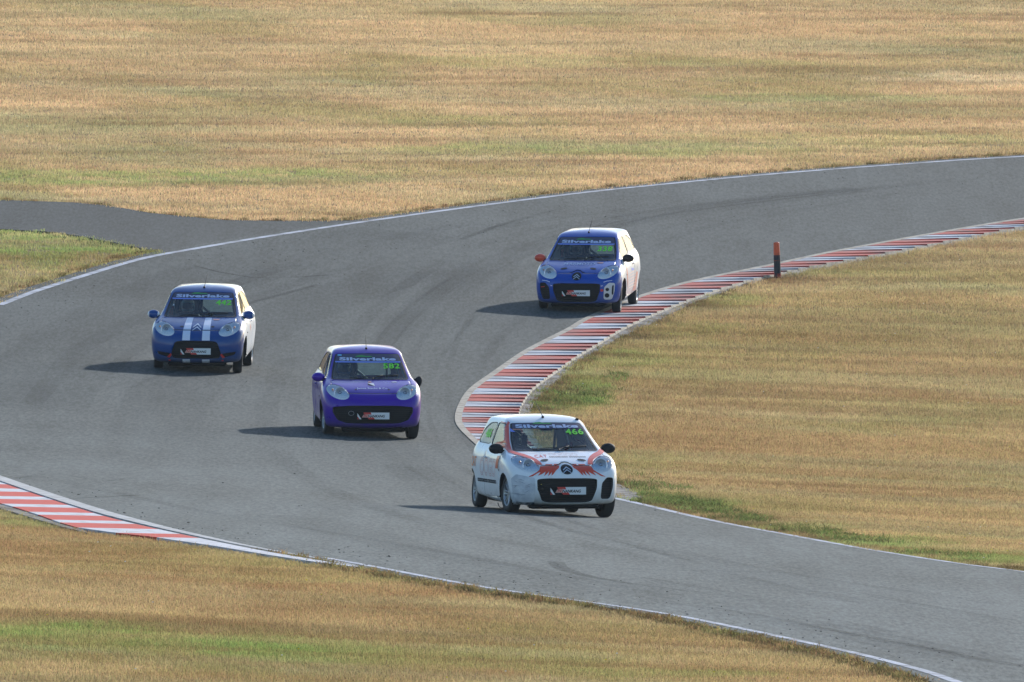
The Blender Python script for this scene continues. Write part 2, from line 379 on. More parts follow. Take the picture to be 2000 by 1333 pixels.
MARKS = [([(1085, 1098), (1100, 1112), (1160, 1128), (1250, 1143), (1400, 1162), (1560, 1188), (1750, 1215), (2000, 1240)], .22, 1),
         ([(1200, 1112), (1400, 1116), (1600, 1121), (1800, 1128), (2000, 1133)], .1, 1),
         ([(1250, 1160), (1450, 1190), (1650, 1225), (1850, 1262), (2000, 1290)], .18, 0),
         ([(1400, 1130), (1600, 1165), (1800, 1200), (2000, 1225)], .2, 0),
         ([(30, 935), (110, 927), (200, 940), (250, 934)], .1, 1), ([(130, 975), (270, 968)], .09, 1),
         ([(120, 940), (400, 1000), (700, 1050), (1000, 1105), (1300, 1165)], .3, 0),
         ([(900, 440), (700, 480), (500, 540), (300, 610), (150, 690), (60, 790)], .4, 0),
         ([(1300, 400), (1000, 440), (800, 490), (560, 560), (350, 640), (200, 730)], .35, 0),
         ([(1900, 350), (1500, 385), (1200, 430), (1000, 490), (860, 560), (760, 650), (700, 760), (720, 850), (800, 930), (950, 1010), (1250, 1090), (1700, 1180)], .5, 0),
         ([(380, 520), (440, 535), (520, 545), (640, 538)], .1, 1),
         ([(1800, 360), (1450, 400), (1150, 450), (950, 520), (820, 600), (720, 700)], .4, 0),
         ([(560, 700), (520, 800), (560, 900), (700, 980), (900, 1040), (1150, 1090)], .4, 0)]
for k_, (ddx, ddy) in enumerate([(-60, 0), (-25, 10), (30, -12), (70, 20), (-110, -10), (110, -30), (150, 30)]):
    MARKS.append(([(1700+ddx*.3, 372+ddy*.3), (1300+ddx*.6, 425+ddy*.6), (1080+ddx, 480+ddy), (930+ddx, 550+ddy), (820+ddx, 640+ddy), (770+ddx, 740+ddy), (800+ddx*.8, 850+ddy*.6), (930+ddx*.6, 950+ddy*.5), (1150+ddx*.4, 1040+ddy*.5), (1500, 1120+ddy*.6), (1950, 1190+ddy*.8)], [.10, .22, .14, .09, .3, .12, .2][k_], 0))
for k_, (x_, y_) in enumerate([(1300, 1180), (1380, 1175), (1500, 1215), (1600, 1150), (1250, 1130), (1700, 1250), (250, 760), (420, 620), (900, 470)]):
    MARKS.append(([(x_, y_), (x_+90, y_+9+k_), (x_+220, y_+30+k_*2), (x_+380, y_+64)] if k_ < 6 else [(x_, y_), (x_+80, y_-30), (x_+200, y_-62)], .12, 1))
MARKS += [([(40, 800), (90, 730), (200, 650), (350, 570), (560, 500), (800, 455)], 2.2, 0), ([(300, 860), (330, 780), (420, 690), (600, 600), (900, 500)], 1.5, 0), ([(560, 1010), (800, 1070), (1100, 1130), (1500, 1205), (1900, 1290)], 1.2, 0)]
for k_, (pts, w, dark) in enumerate(MARKS):
    tag(ribbon('skid_mark', smooth_line(Gs(pts), 8), -w/2, w/2, .003+.0005*k_, M_MARK if dark else M_MARK2), None, kind='structure')
for i, o in enumerate([o for o in COL.objects if o.name.startswith('skid_mark')]): o['label'] = 'faint dark rubber mark laid along the asphalt of the corner'

# ------------------------------------------------------------------ grass
def inside(P, poly):
    x, y = P[:, 0], P[:, 1]; c = np.zeros(len(P), bool); n = len(poly); j = n-1
    for i in range(n):
        xi, yi = poly[i]; xj, yj = poly[j]
        if yi != yj:
            c ^= ((yi > y) != (yj > y)) & (x < (xj-xi)*(y-yi)/(yj-yi)+xi)
        j = i
    return c
def value_noise(x, y, seed):
    rs = np.random.RandomState(seed); T = rs.rand(256, 256)
    xi = np.floor(x).astype(int); yi = np.floor(y).astype(int); fx = x-xi; fy = y-yi
    fx = fx*fx*(3-2*fx); fy = fy*fy*(3-2*fy)
    g = lambda a, b_: T[a % 256, b_ % 256]
    return (g(xi, yi)*(1-fx)+g(xi+1, yi)*fx)*(1-fy)+(g(xi, yi+1)*(1-fx)+g(xi+1, yi+1)*fx)*fy
def fbm(x, y, seed, o=4):
    s = 0; a = .5
    for k in range(o): s = s+a*value_noise(x*2**k, y*2**k, seed+k); a *= .5
    return s/(1-.5**o)
STRAW = np.array([.64, .455, .255]); GOLD = np.array([.46, .32, .155]); BROWN = np.array([.37, .225, .115]); OLIVE = np.array([.30, .28, .11]); GREEN = np.array([.27, .37, .11]); PALE = np.array([.72, .62, .42]); DARK = np.array([.13, .09, .05])
# patches of the field: (px, py, half width, half height, kind, weight)
BLOBS = [(1600, 190, 260, 9, 'g', .55), (1200, 290, 420, 14, 'g', .55), (300, 345, 420, 16, 'g', .7), (900, 236, 240, 10, 'g', .35), (150, 240, 300, 20, 'g', .2), (800, 330, 300, 14, 'g', .25),
         (1700, 270, 400, 14, 'g', .3), (1300, 165, 300, 16, 'o', .4), (1100, 120, 400, 12, 'g', .25), (600, 380, 500, 14, 's', .4), (300, 270, 500, 12, 'b', .25), (1850, 150, 300, 14, 'p', .4), (1500, 230, 500, 12, 'b', .3),
         (350, 120, 400, 14, 'b', .22), (1500, 60, 500, 18, 'b', .2),
         (100, 480, 220, 42, 'g', .85), (150, 490, 240, 40, 'g', .6), (60, 540, 160, 20, 'g', .4), (60, 570, 120, 10, 'b', .3),
         (1110, 765, 85, 36, 'g', 1.0), (1120, 770, 60, 22, 'g', .8), (1350, 700, 260, 60, 'o', .45), (1750, 620, 260, 60, 'o', .3), (1200, 700, 90, 16, 'g', .5), (1090, 745, 20, 12, 'd', .8), (1100, 790, 40, 10, 'd', .4), (1330, 640, 120, 14, 'g', .35), (1420, 590, 70, 14, 'g', .5), (1600, 530, 200, 10, 'o', .6), (1800, 500, 200, 12, 'o', .4),
         (1300, 850, 240, 42, 'b', .5), (1750, 900, 300, 48, 'b', .35), (1500, 760, 260, 40, 's', .4), (1600, 640, 300, 30, 'b', .3), (1900, 700, 160, 50, 's', .3), (1700, 800, 200, 20, 's', .4), (1960, 620, 80, 10, 'y', .3),
         (1380, 770, 22, 12, 'd', .55), (1260, 775, 30, 10, 'd', .4), (1280, 810, 60, 8, 'd', .25),
         (1250, 975, 60, 16, 'g', 1.0), (1280, 968, 24, 8, 'g', .8), (1370, 985, 90, 12, 'g', .9), (1240, 900, 100, 16, 'g', .25), (1900, 1090, 240, 12, 'g', .9), (1700, 1060, 150, 10, 'g', .8), (1550, 1030, 120, 8, 'g', .6), (1330, 1000, 60, 6, 'd', .8),
         (1200, 955, 20, 10, 'd', .8), (1450, 1015, 90, 5, 'd', .6),
         (80, 1010, 130, 16, 'g', .55), (250, 1070, 160, 14, 'o', .7), (400, 1100, 300, 16, 'o', .5), (600, 1125, 180, 10, 'g', .3), (60, 1070, 300, 28, 'b', .7), (350, 1130, 250, 26, 'b', .6), (650, 1170, 260, 30, 'b', .75), (900, 1200, 200, 26, 'b', .5),
         (200, 1160, 260, 22, 's', .5), (120, 1225, 240, 20, 'g', .75), (380, 1255, 330, 22, 'g', .8), (650, 1270, 250, 20, 'g', .5), (950, 1290, 240, 16, 'o', .5), (1300, 1310, 300, 8, 'g', .45), (100, 1300, 260, 20, 's', .6), (900, 1240, 300, 20, 'b', .35), (1300, 1250, 250, 30, 'y', .5), (1500, 1290, 200, 16, 'y', .5), (500, 1320, 500, 14, 'b', .4)]
KINDC = dict(g=GREEN, o=OLIVE, b=BROWN, s=STRAW, p=PALE, d=DARK, y=GOLD)
def field_colour(P):
    Z = gz(P[:, 0], P[:, 1]); px, py = project(np.stack([P[:, 0], P[:, 1], Z], 1)); n = len(P)
    x, y = P[:, 0], P[:, 1]
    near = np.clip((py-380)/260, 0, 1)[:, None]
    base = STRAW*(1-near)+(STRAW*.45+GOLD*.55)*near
    n1 = fbm(x/3.5, y/6, 3); n2 = fbm(x/1.1, y/1.6, 11); n3 = fbm(x/9, y/3.0, 23); n4 = fbm(x/.45, y/.6, 31)
    def mix(c, t): return c[0]*(1-t)+c[1]*t
    g = np.clip((n1-.50)*4.2, 0, 1)*.55+np.clip((n3-.52)*4, 0, 1)*.35
    col = base*(1-g[:, None])+OLIVE*g[:, None]
    bt = (np.clip((n2-.48)*3.2, 0, 1)*np.where(py > 560, .45, .38))[:, None]; col = col*(1-bt)+BROWN*bt
    pt = (np.clip((n3*.7+n4*.3-.52)*4, 0, 1)*.35)[:, None]; col = col*(1-pt)+PALE*pt
    w = (n2-.5)*1.2
    for (bx, by, rx, ry, kd, wt) in BLOBS:
        d = ((px-bx)/rx)**2+((py-by)/ry)**2+w*1.6+(n1-.5)*1.6
        t = (np.clip(1.55-d, 0, 1)*wt*(1.25 if kd == 'd' else 1.05)*np.clip(.55+(n4-.4)*2, .2, 1.1))[:, None]; t = np.clip(t, 0, 1)
        col = col*(1-t)+KINDC[kd]*t
    # browned rim along the outer edge of the track
    L = W_OUTER[::3]; dmin = np.full(n, 99.)
    for q in L: dmin = np.minimum(dmin, np.hypot(x-q[0], (y-q[1])))
    t = (np.clip(1.3-dmin, 0, 1)*.5*(py < 520))[:, None]; col = col*(1-t)+BROWN*t
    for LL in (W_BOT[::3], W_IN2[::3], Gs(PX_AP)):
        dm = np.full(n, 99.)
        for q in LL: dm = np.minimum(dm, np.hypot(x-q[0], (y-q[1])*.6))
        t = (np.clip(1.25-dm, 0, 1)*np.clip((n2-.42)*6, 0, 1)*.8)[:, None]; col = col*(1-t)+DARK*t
    a_ = np.where(py < 600, .75, .35); us = x*np.cos(a_)+y*np.sin(a_); vs_ = -x*np.sin(a_)+y*np.cos(a_)
    v1 = fbm(us/9, vs_/.8, 51); v2 = fbm(us/2.2, vs_/.45, 61); v3 = fbm(us/14, vs_/2.2, 71)
    t = (np.clip((v3-.5)*3.5, 0, 1)*.45)[:, None]; col = col*(1-t)+(OLIVE*.6+PALE*.4)*t
    t = (np.clip((.46-v1)*3.5, 0, 1)*.5)[:, None]; col = col*(1-t)+BROWN*t
    col = col*(.66+.50*v1+.26*v2)[:, None]
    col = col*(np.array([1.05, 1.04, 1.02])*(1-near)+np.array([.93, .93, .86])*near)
    return col*(.94+.12*np.random.RandomState(5).rand(n))[:, None]
BLOCK = [TRACK, ESC, VERGE, AP, KB2, np.vstack([W_KO, W_IN[::-1]]), LV]
def tuft(name, nb, rad, h0, h1, wd, seed):
    rs = random.Random(seed); v, f = [], []
    for i in range(nb):
        a_ = rs.random()*6.283; r_ = rad*math.sqrt(rs.random()); x, y = r_*math.cos(a_), r_*math.sin(a_)
        h = rs.uniform(h0, h1)*(1.6 if rs.random() < .06 else 1); t = rs.random()*6.283; le = rs.uniform(.4, 2.6)*h; d = (math.cos(t), math.sin(t)); s = rs.random()*6.283; q = (math.cos(s)*wd/2, math.sin(s)*wd/2)
        k = len(v)
        v += [(x-q[0], y-q[1], -.04), (x+q[0], y+q[1], -.04), (x+d[0]*le*.35+q[0]*.8, y+d[1]*le*.35+q[1]*.8, h*.6), (x+d[0]*le*.35-q[0]*.8, y+d[1]*le*.35-q[1]*.8, h*.6), (x+d[0]*le, y+d[1]*le, h)]
        f += [(k, k+1, k+2, k+3), (k+3, k+2, k+4)]
    me = bpy.data.meshes.new(name); me.from_pydata(v, [], f); return me
def grass_mat():
    m = bpy.data.materials.new('grass_blades'); m.use_nodes = True; nt = m.node_tree; L = nt.links; nt.nodes.clear()
    out = N(nt, 'ShaderNodeOutputMaterial'); at = N(nt, 'ShaderNodeAttribute', attribute_type='INSTANCER', attribute_name='tint')
    g = N(nt, 'ShaderNodeNewGeometry')
    n = N(nt, 'ShaderNodeTexNoise'); n.inputs['Scale'].default_value = 9; n.inputs['Detail'].default_value = 3; L.new(g.outputs['Position'], n.inputs['Vector'])
    hs = N(nt, 'ShaderNodeHueSaturation')
    mr = N(nt, 'ShaderNodeMapRange'); mr.inputs[1].default_value = .3; mr.inputs[2].default_value = .7; mr.inputs[3].default_value = .78; mr.inputs[4].default_value = 1.22
    L.new(n.outputs['Fac'], mr.inputs[0]); L.new(mr.outputs[0], hs.inputs['Value'])
    rh = N(nt, 'ShaderNodeMapRange'); rh.inputs[3].default_value = .475; rh.inputs[4].default_value = .525; L.new(g.outputs['Random Per Island'], rh.inputs[0]); L.new(rh.outputs[0], hs.inputs['Hue'])
    L.new(at.outputs['Color'], hs.inputs['Color'])
    d = N(nt, 'ShaderNodeBsdfDiffuse'); t = N(nt, 'ShaderNodeBsdfTranslucent'); L.new(hs.outputs[0], d.inputs[0]); L.new(hs.outputs[0], t.inputs[0])
    mx = N(nt, 'ShaderNodeMixShader'); mx.inputs[0].default_value = .45; L.new(d.outputs[0], mx.inputs[1]); L.new(t.outputs[0], mx.inputs[2])
    L.new(mx.outputs[0], out.inputs[0]); return m
M_GRASS = grass_mat()
def scatter(name, P, colr, scl, tuft_me, label, mt, lift=0.0):
    """one stuff object: tufts placed by geometry nodes on the points"""
    n = len(P); me = bpy.data.meshes.new(name); me.vertices.add(n)
    Z = gz(P[:, 0], P[:, 1])+lift
    me.vertices.foreach_set('co', np.stack([P[:, 0], P[:, 1], Z], 1).astype(np.float32).ravel())
    at = me.attributes.new('tint', 'FLOAT_COLOR', 'POINT'); at.data.foreach_set('color', np.concatenate([colr, np.ones((n, 1))], 1).astype(np.float32).ravel())
    rs = np.random.RandomState(n % 977)
    a2 = me.attributes.new('turn', 'FLOAT_VECTOR', 'POINT'); a2.data.foreach_set('vector', np.stack([rs.uniform(-.12, .12, n), rs.uniform(-.12, .12, n), rs.rand(n)*6.283], 1).astype(np.float32).ravel())
    a3 = me.attributes.new('size', 'FLOAT_VECTOR', 'POINT'); a3.data.foreach_set('vector', np.stack([np.ones(n), np.ones(n), scl], 1).astype(np.float32).ravel())
    me.materials.append(mt); o = bpy.data.objects.new(name, me); COL.objects.link(o)
    src = bpy.data.objects.new(name+'_tuft', tuft_me); tuft_me.materials.append(mt)
    ng = bpy.data.node_groups.new(name+'_nodes', 'GeometryNodeTree')
    ng.interface.new_socket('Geometry', in_out='INPUT', socket_type='NodeSocketGeometry'); ng.interface.new_socket('Geometry', in_out='OUTPUT', socket_type='NodeSocketGeometry')
    gi = ng.nodes.new('NodeGroupInput'); go = ng.nodes.new('NodeGroupOutput'); oi = ng.nodes.new('GeometryNodeObjectInfo'); oi.inputs[0].default_value = src
    ip = ng.nodes.new('GeometryNodeInstanceOnPoints')
    na = ng.nodes.new('GeometryNodeInputNamedAttribute'); na.data_type = 'FLOAT_VECTOR'; na.inputs[0].default_value = 'turn'
    nb_ = ng.nodes.new('GeometryNodeInputNamedAttribute'); nb_.data_type = 'FLOAT_VECTOR'; nb_.inputs[0].default_value = 'size'
    ng.links.new(gi.outputs[0], ip.inputs['Points']); ng.links.new(oi.outputs['Geometry'], ip.inputs['Instance'])
    ng.links.new(na.outputs[0], ip.inputs['Rotation']); ng.links.new(nb_.outputs[0], ip.inputs['Scale'])
    ng.links.new(ip.outputs[0], go.inputs[0])
    md = o.modifiers.new('tufts', 'NODES'); md.node_group = ng
    tag(o, label, kind='stuff'); return o
rs = np.random.RandomState(2)
def field_points(spacing, y0, y1, x_half):
    ny = int((y1-y0)/spacing); nx = int(2*x_half/spacing)
    X, Y = np.meshgrid((np.arange(nx)+.5)*spacing-x_half, (np.arange(ny)+.5)*spacing+y0)
    P = np.stack([X.ravel(), Y.ravel()], 1)+rs.uniform(-.5, .5, (nx*ny, 2))*spacing*1.1
    px, py = project(np.stack([P[:, 0], P[:, 1], gz(P[:, 0], P[:, 1])], 1))
    P = P[(px > -160) & (px < 2160) & (py > -60) & (py < 1420)]
    bad = np.zeros(len(P), bool)
    for B in BLOCK: bad |= inside(P, np.array(B))
    return P[~bad]
def side_of(P):
    """0 far field, 1 infield, 2 near bank"""
    px, py = project(np.stack([P[:, 0], P[:, 1], gz(P[:, 0], P[:, 1])], 1))
    xs = np.array([-200, 0, 400, 700, 1000, 1400, 2000, 2300]); yb = np.array([900, 940, 1040, 1095, 1150, 1215, 1380, 1460])
    near = py > np.interp(px, xs, yb)
    far = py < np.interp(px, [-200, 0, 700, 1400, 2000, 2300], [700, 620, 460, 380, 340, 320])
    return np.where(near, 2, np.where(far, 0, 1))
for nm, sel, sp, tf, lab in (('far_field_grass', 0, .30, ('far_tuft', 60, .32, .014, .032, .009, 1), 'sunburnt mown grass field beyond the track'),
                         ('infield_grass', 1, .22, ('in_tuft', 48, .24, .016, .042, .008, 2), 'rough yellowed grass on the inside of the hairpin'),
                         ('near_bank_grass', 2, .20, ('near_tuft', 52, .22, .014, .038, .006, 3), 'brown and green grass bank in front of the track')):
    rng = {0: (285, 560, 19), 1: (225, 420, 16), 2: (165, 275, 10)}[sel]
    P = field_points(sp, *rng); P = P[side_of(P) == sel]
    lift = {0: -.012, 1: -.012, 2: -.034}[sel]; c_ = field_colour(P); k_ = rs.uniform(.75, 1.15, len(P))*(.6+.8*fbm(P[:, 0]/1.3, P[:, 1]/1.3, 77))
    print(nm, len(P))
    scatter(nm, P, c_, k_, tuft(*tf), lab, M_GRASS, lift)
# weeds and longer tufts along the edges
def near_line(L, lo, hi, n, sgn):
    k = rs.randint(0, len(L)-1, n); t = rs.rand(n)[:, None]; q = L[k]*(1-t)+L[k+1]*t; T = L[k+1]-L[k]; T /= np.linalg.norm(T, axis=1)[:, None]
    return q+np.stack([-T[:, 1], T[:, 0]], 1)*(rs.uniform(lo, hi, n)*sgn)[:, None]
E1 = np.vstack([near_line(W_OUT, .32, .55, 500, -1), near_line(W_BOT, .26, .6, 900, -1), near_line(W_IN2, .05, .4, 260, 1), near_line(smooth_line(Gs(PX_AP), 3), -.05, .25, 350, 1), near_line(Gs(ESC_T), -.1, .12, 120, 1)])
bad = np.zeros(len(E1), bool)
for B in BLOCK: bad |= inside(E1, np.array(B))
E1 = E1[~bad]; tn = rs.rand(len(E1))[:, None]
scatter('edge_weeds', E1, (OLIVE*tn+BROWN*(1-tn))*rs.uniform(.4, 1.1, len(E1))[:, None], rs.uniform(.5, 1.6, len(E1)), tuft('weed_tuft', 26, .12, .02, .06, .01, 9), 'scruffy weeds and dead turf along the edges of the asphalt', M_GRASS, -.018)
E2 = np.vstack([near_line(smooth_line(Gs(PX_AP), 3)[18:], .0, 1.1, 420, 1), near_line(W_IN2[:26], .15, 1.3, 420, 1)])
bad = np.zeros(len(E2), bool)
for B in BLOCK: bad |= inside(E2, np.array(B))
E2 = E2[~bad]; E2 = E2[fbm(E2[:, 0]/1.2, E2[:, 1]/2.5, 91) > .46]; tn = rs.rand(len(E2))[:, None]
scatter('green_weeds', E2, (GREEN*tn+OLIVE*.6*(1-tn))*rs.uniform(.5, 1.0, len(E2))[:, None], rs.uniform(.5, 1.5, len(E2)), tuft('green_tuft', 30, .16, .03, .08, .014, 12), 'ragged green weeds on the inside of the corner behind the white car', M_GRASS, -.01)
# tiny flowers and pale litter in the grass
FP = field_points(1.1, 170, 420, 14); FP = FP[rs.rand(len(FP)) < .10]
yel = (rs.rand(len(FP)) < .5)[:, None]
def speck():
    bm = bmesh.new(); bmesh.ops.create_icosphere(bm, subdivisions=1, radius=.012)
    for v in bm.verts: v.co.z = v.co.z*.6+.03
    me = bpy.data.meshes.new('flower_head'); bm.to_mesh(me); bm.free(); return me
scatter('field_flowers', FP, np.where(yel, np.array([.65, .5, .04]), np.array([.75, .74, .7])), np.ones(len(FP)), speck(), 'tiny yellow and white flower heads dotted through the grass', M_GRASS)

# rubber marbles on the track
def marbles():
    bm = bmesh.new(); r = random.Random(4)
    def lump(x, y, s):
        m = Matrix.Translation((x, y, float(gz(x, y))+s*.3)) @ Matrix.Rotation(r.random()*6.28, 4, 'Z') @ Matrix.Diagonal((s*r.uniform(.8, 1.9), s*r.uniform(.6, 1.1), s*.55, 1))
        bmesh.ops.create_icosphere(bm, subdivisions=1, radius=1, matrix=m)
    for i in range(620):
        u = r.random()
        if u < .62: q = W_OUT[int(r.random()*(len(W_OUT)-1))]; q = q+np.array([r.uniform(-.5, .5), -abs(r.gauss(.2, 6))-.6])
        elif u < .95: q = W_BOT[int(r.random()*(len(W_BOT)-1))]; q = q+np.array([r.uniform(-.5, .5), abs(r.gauss(.2, 4))+.5])
        else: q = np.array([r.uniform(-6, 4), r.uniform(240, 320)])
        if inside(np.array([q]), TRACK)[0]: lump(q[0], q[1], r.uniform(.005, .014))
    return bobj('rubber_marbles', bm, M_RUB, None, False)
tag(marbles(), 'crumbs of black tyre rubber scattered over the asphalt', kind='stuff')
#==CARS==
# ------------------------------------------------------------------ the cars
def paint(name, c1, c2=None, edge=None, rough=.32, top=None):
    """car paint; c2 = flank colour, taken by the side panels behind the front wheel line"""
    m = mat(name, c1, rough, spec=.15, coat=.6); nt = m.node_tree; L = nt.links; b = nt.nodes['Principled BSDF']
    tc = N(nt, 'ShaderNodeTexCoord')
    n = N(nt, 'ShaderNodeTexNoise'); n.inputs['Scale'].default_value = 5; n.inputs['Detail'].default_value = 6; L.new(tc.outputs['Object'], n.inputs['Vector'])
    mr = N(nt, 'ShaderNodeMapRange'); mr.inputs[1].default_value = .3; mr.inputs[2].default_value = .75; mr.inputs[3].default_value = rough-.06; mr.inputs[4].default_value = rough+.2
    L.new(n.outputs['Fac'], mr.inputs[0]); L.new(mr.outputs[0], b.inputs['Roughness'])
    sep = N(nt, 'ShaderNodeSeparateXYZ'); L.new(tc.outputs['Object'], sep.inputs[0])
    # road dirt on the lower edges
    dz = N(nt, 'ShaderNodeMapRange'); dz.inputs[1].default_value = .42; dz.inputs[2].default_value = .15; L.new(sep.outputs['Z'], dz.inputs[0])
    dm = N(nt, 'ShaderNodeMath', operation='MULTIPLY'); L.new(dz.outputs[0], dm.inputs[0]); L.new(n.outputs['Fac'], dm.inputs[1])
    mx = N(nt, 'ShaderNodeMix', data_type='RGBA'); mx.inputs[6].default_value = (*c1, 1); mx.inputs[7].default_value = (.10, .095, .09, 1); L.new(dm.outputs[0], mx.inputs[0])
    if c2:
        sn = N(nt, 'ShaderNodeSeparateXYZ'); L.new(tc.outputs['Normal'], sn.inputs[0])
        ab = N(nt, 'ShaderNodeMath', operation='ABSOLUTE'); L.new(sn.outputs['X'], ab.inputs[0])
        g1 = N(nt, 'ShaderNodeMath', operation='GREATER_THAN'); g1.inputs[1].default_value = .62; L.new(ab.outputs[0], g1.inputs[0])
        g2 = N(nt, 'ShaderNodeMath', operation='GREATER_THAN'); g2.inputs[1].default_value = -1.42; L.new(sep.outputs['Y'], g2.inputs[0])
        gm = N(nt, 'ShaderNodeMath', operation='MULTIPLY'); L.new(g1.outputs[0], gm.inputs[0]); L.new(g2.outputs[0], gm.inputs[1])
        m2 = N(nt, 'ShaderNodeMix', data_type='RGBA'); L.new(gm.outputs[0], m2.inputs[0]); m2.inputs[6].default_value = (*c1, 1); m2.inputs[7].default_value = (*c2, 1)
        L.new(m2.outputs[2], mx.inputs[6])
    L.new(mx.outputs[2], b.inputs['Base Color']); return m
def glass(name, tint=.82, rough=.03, refl=1.5):
    m = bpy.data.materials.new(name); m.use_nodes = True; nt = m.node_tree; L = nt.links; nt.nodes.clear()
    out = N(nt, 'ShaderNodeOutputMaterial'); t = N(nt, 'ShaderNodeBsdfTransparent'); t.inputs[0].default_value = (.60, .72, .72, 1) if tint < .9 else (1, 1, 1, 1)
    g = N(nt, 'ShaderNodeBsdfGlossy'); g.inputs['Roughness'].default_value = rough; f = N(nt, 'ShaderNodeFresnel'); f.inputs[0].default_value = refl
    mx = N(nt, 'ShaderNodeMixShader'); L.new(f.outputs[0], mx.inputs[0]); L.new(t.outputs[0], mx.inputs[1]); L.new(g.outputs[0], mx.inputs[2]); L.new(mx.outputs[0], out.inputs[0]); return m
M_GLASS = glass('window_glass', .80, .03, 1.6); M_LENS = glass('lamp_lens', .98, .04, 1.33)
M_BLK = mat('black_plastic', (.014, .015, .017), .7, spec=.25); M_BLKG = mat('black_trim', (.01, .01, .012), .5, spec=.25)
M_TYRE = mat('tyre', (.016, .016, .017), .75); M_RIM = mat('wheel_alloy', (.33, .35, .38), .38, metal=.8)
M_CHROME = mat('reflector', (.86, .88, .92), .30, metal=.75); M_REFL = noise_col(mat('lamp_housing', (.6, .63, .7), .4), (.72, .76, .82), (.92, .93, .95), 60, .40, .60); M_BULB = mat('bulb_glass', (.25, .28, .34), .1, metal=.6)
M_TRIM = mat('lamp_trim', (.90, .92, .95), .45); M_AMBER = mat('amber_lens', (.60, .30, .16), .3); M_TAIL = mat('tail_lens', (.45, .01, .01), .15)
M_SEAT = mat('seat_cloth', (.006, .007, .010), .95, spec=.1); M_INT = mat('cabin_dark', (.008, .009, .011), .9, spec=.15); M_CAGE = mat('roll_cage_steel', (.30, .31, .33), .45, metal=.3)
M_STEXT = mat('sticker_white', (.55, .60, .78), .5); M_SBAND = mat('sticker_navy', (.015, .018, .07), .4); M_GREEN = mat('race_number_green', (.18, .80, .03), .5); M_DKGREEN = mat('sticker_green', (.03, .30, .05), .5)
M_SLINE = mat('sticker_pale_blue', (.18, .27, .75), .4)
M_WHT = mat('sticker_plain_white', (.72, .73, .75), .4); M_SRED = mat('sticker_red', (.60, .035, .03), .4); M_BLKS = mat('sticker_black', (.012, .012, .014), .9, spec=.08)
M_ORED = mat('livery_red', (.70, .065, .022), .4, coat=.2); M_ORG = mat('livery_orange', (.75, .20, .05), .4); M_PINK = mat('livery_pink', (.62, .30, .26), .4)
M_LOGO = mat('emblem_chrome', (.62, .66, .72), .28, metal=.6); M_TAPE = noise_col(mat('white_tape', (.6, .6, .62), .45), (.48, .50, .56), (.66, .67, .70), 7, bump=.9, bscale=9, bdist=.02)
M_SCUFF = noise_col(mat('scuffed_plastic', (.05, .05, .06), .7), (.02, .025, .03), (.30, .32, .36), 12, .4, .62)
M_SKIN = mat('skin', (.42, .26, .19), .5)

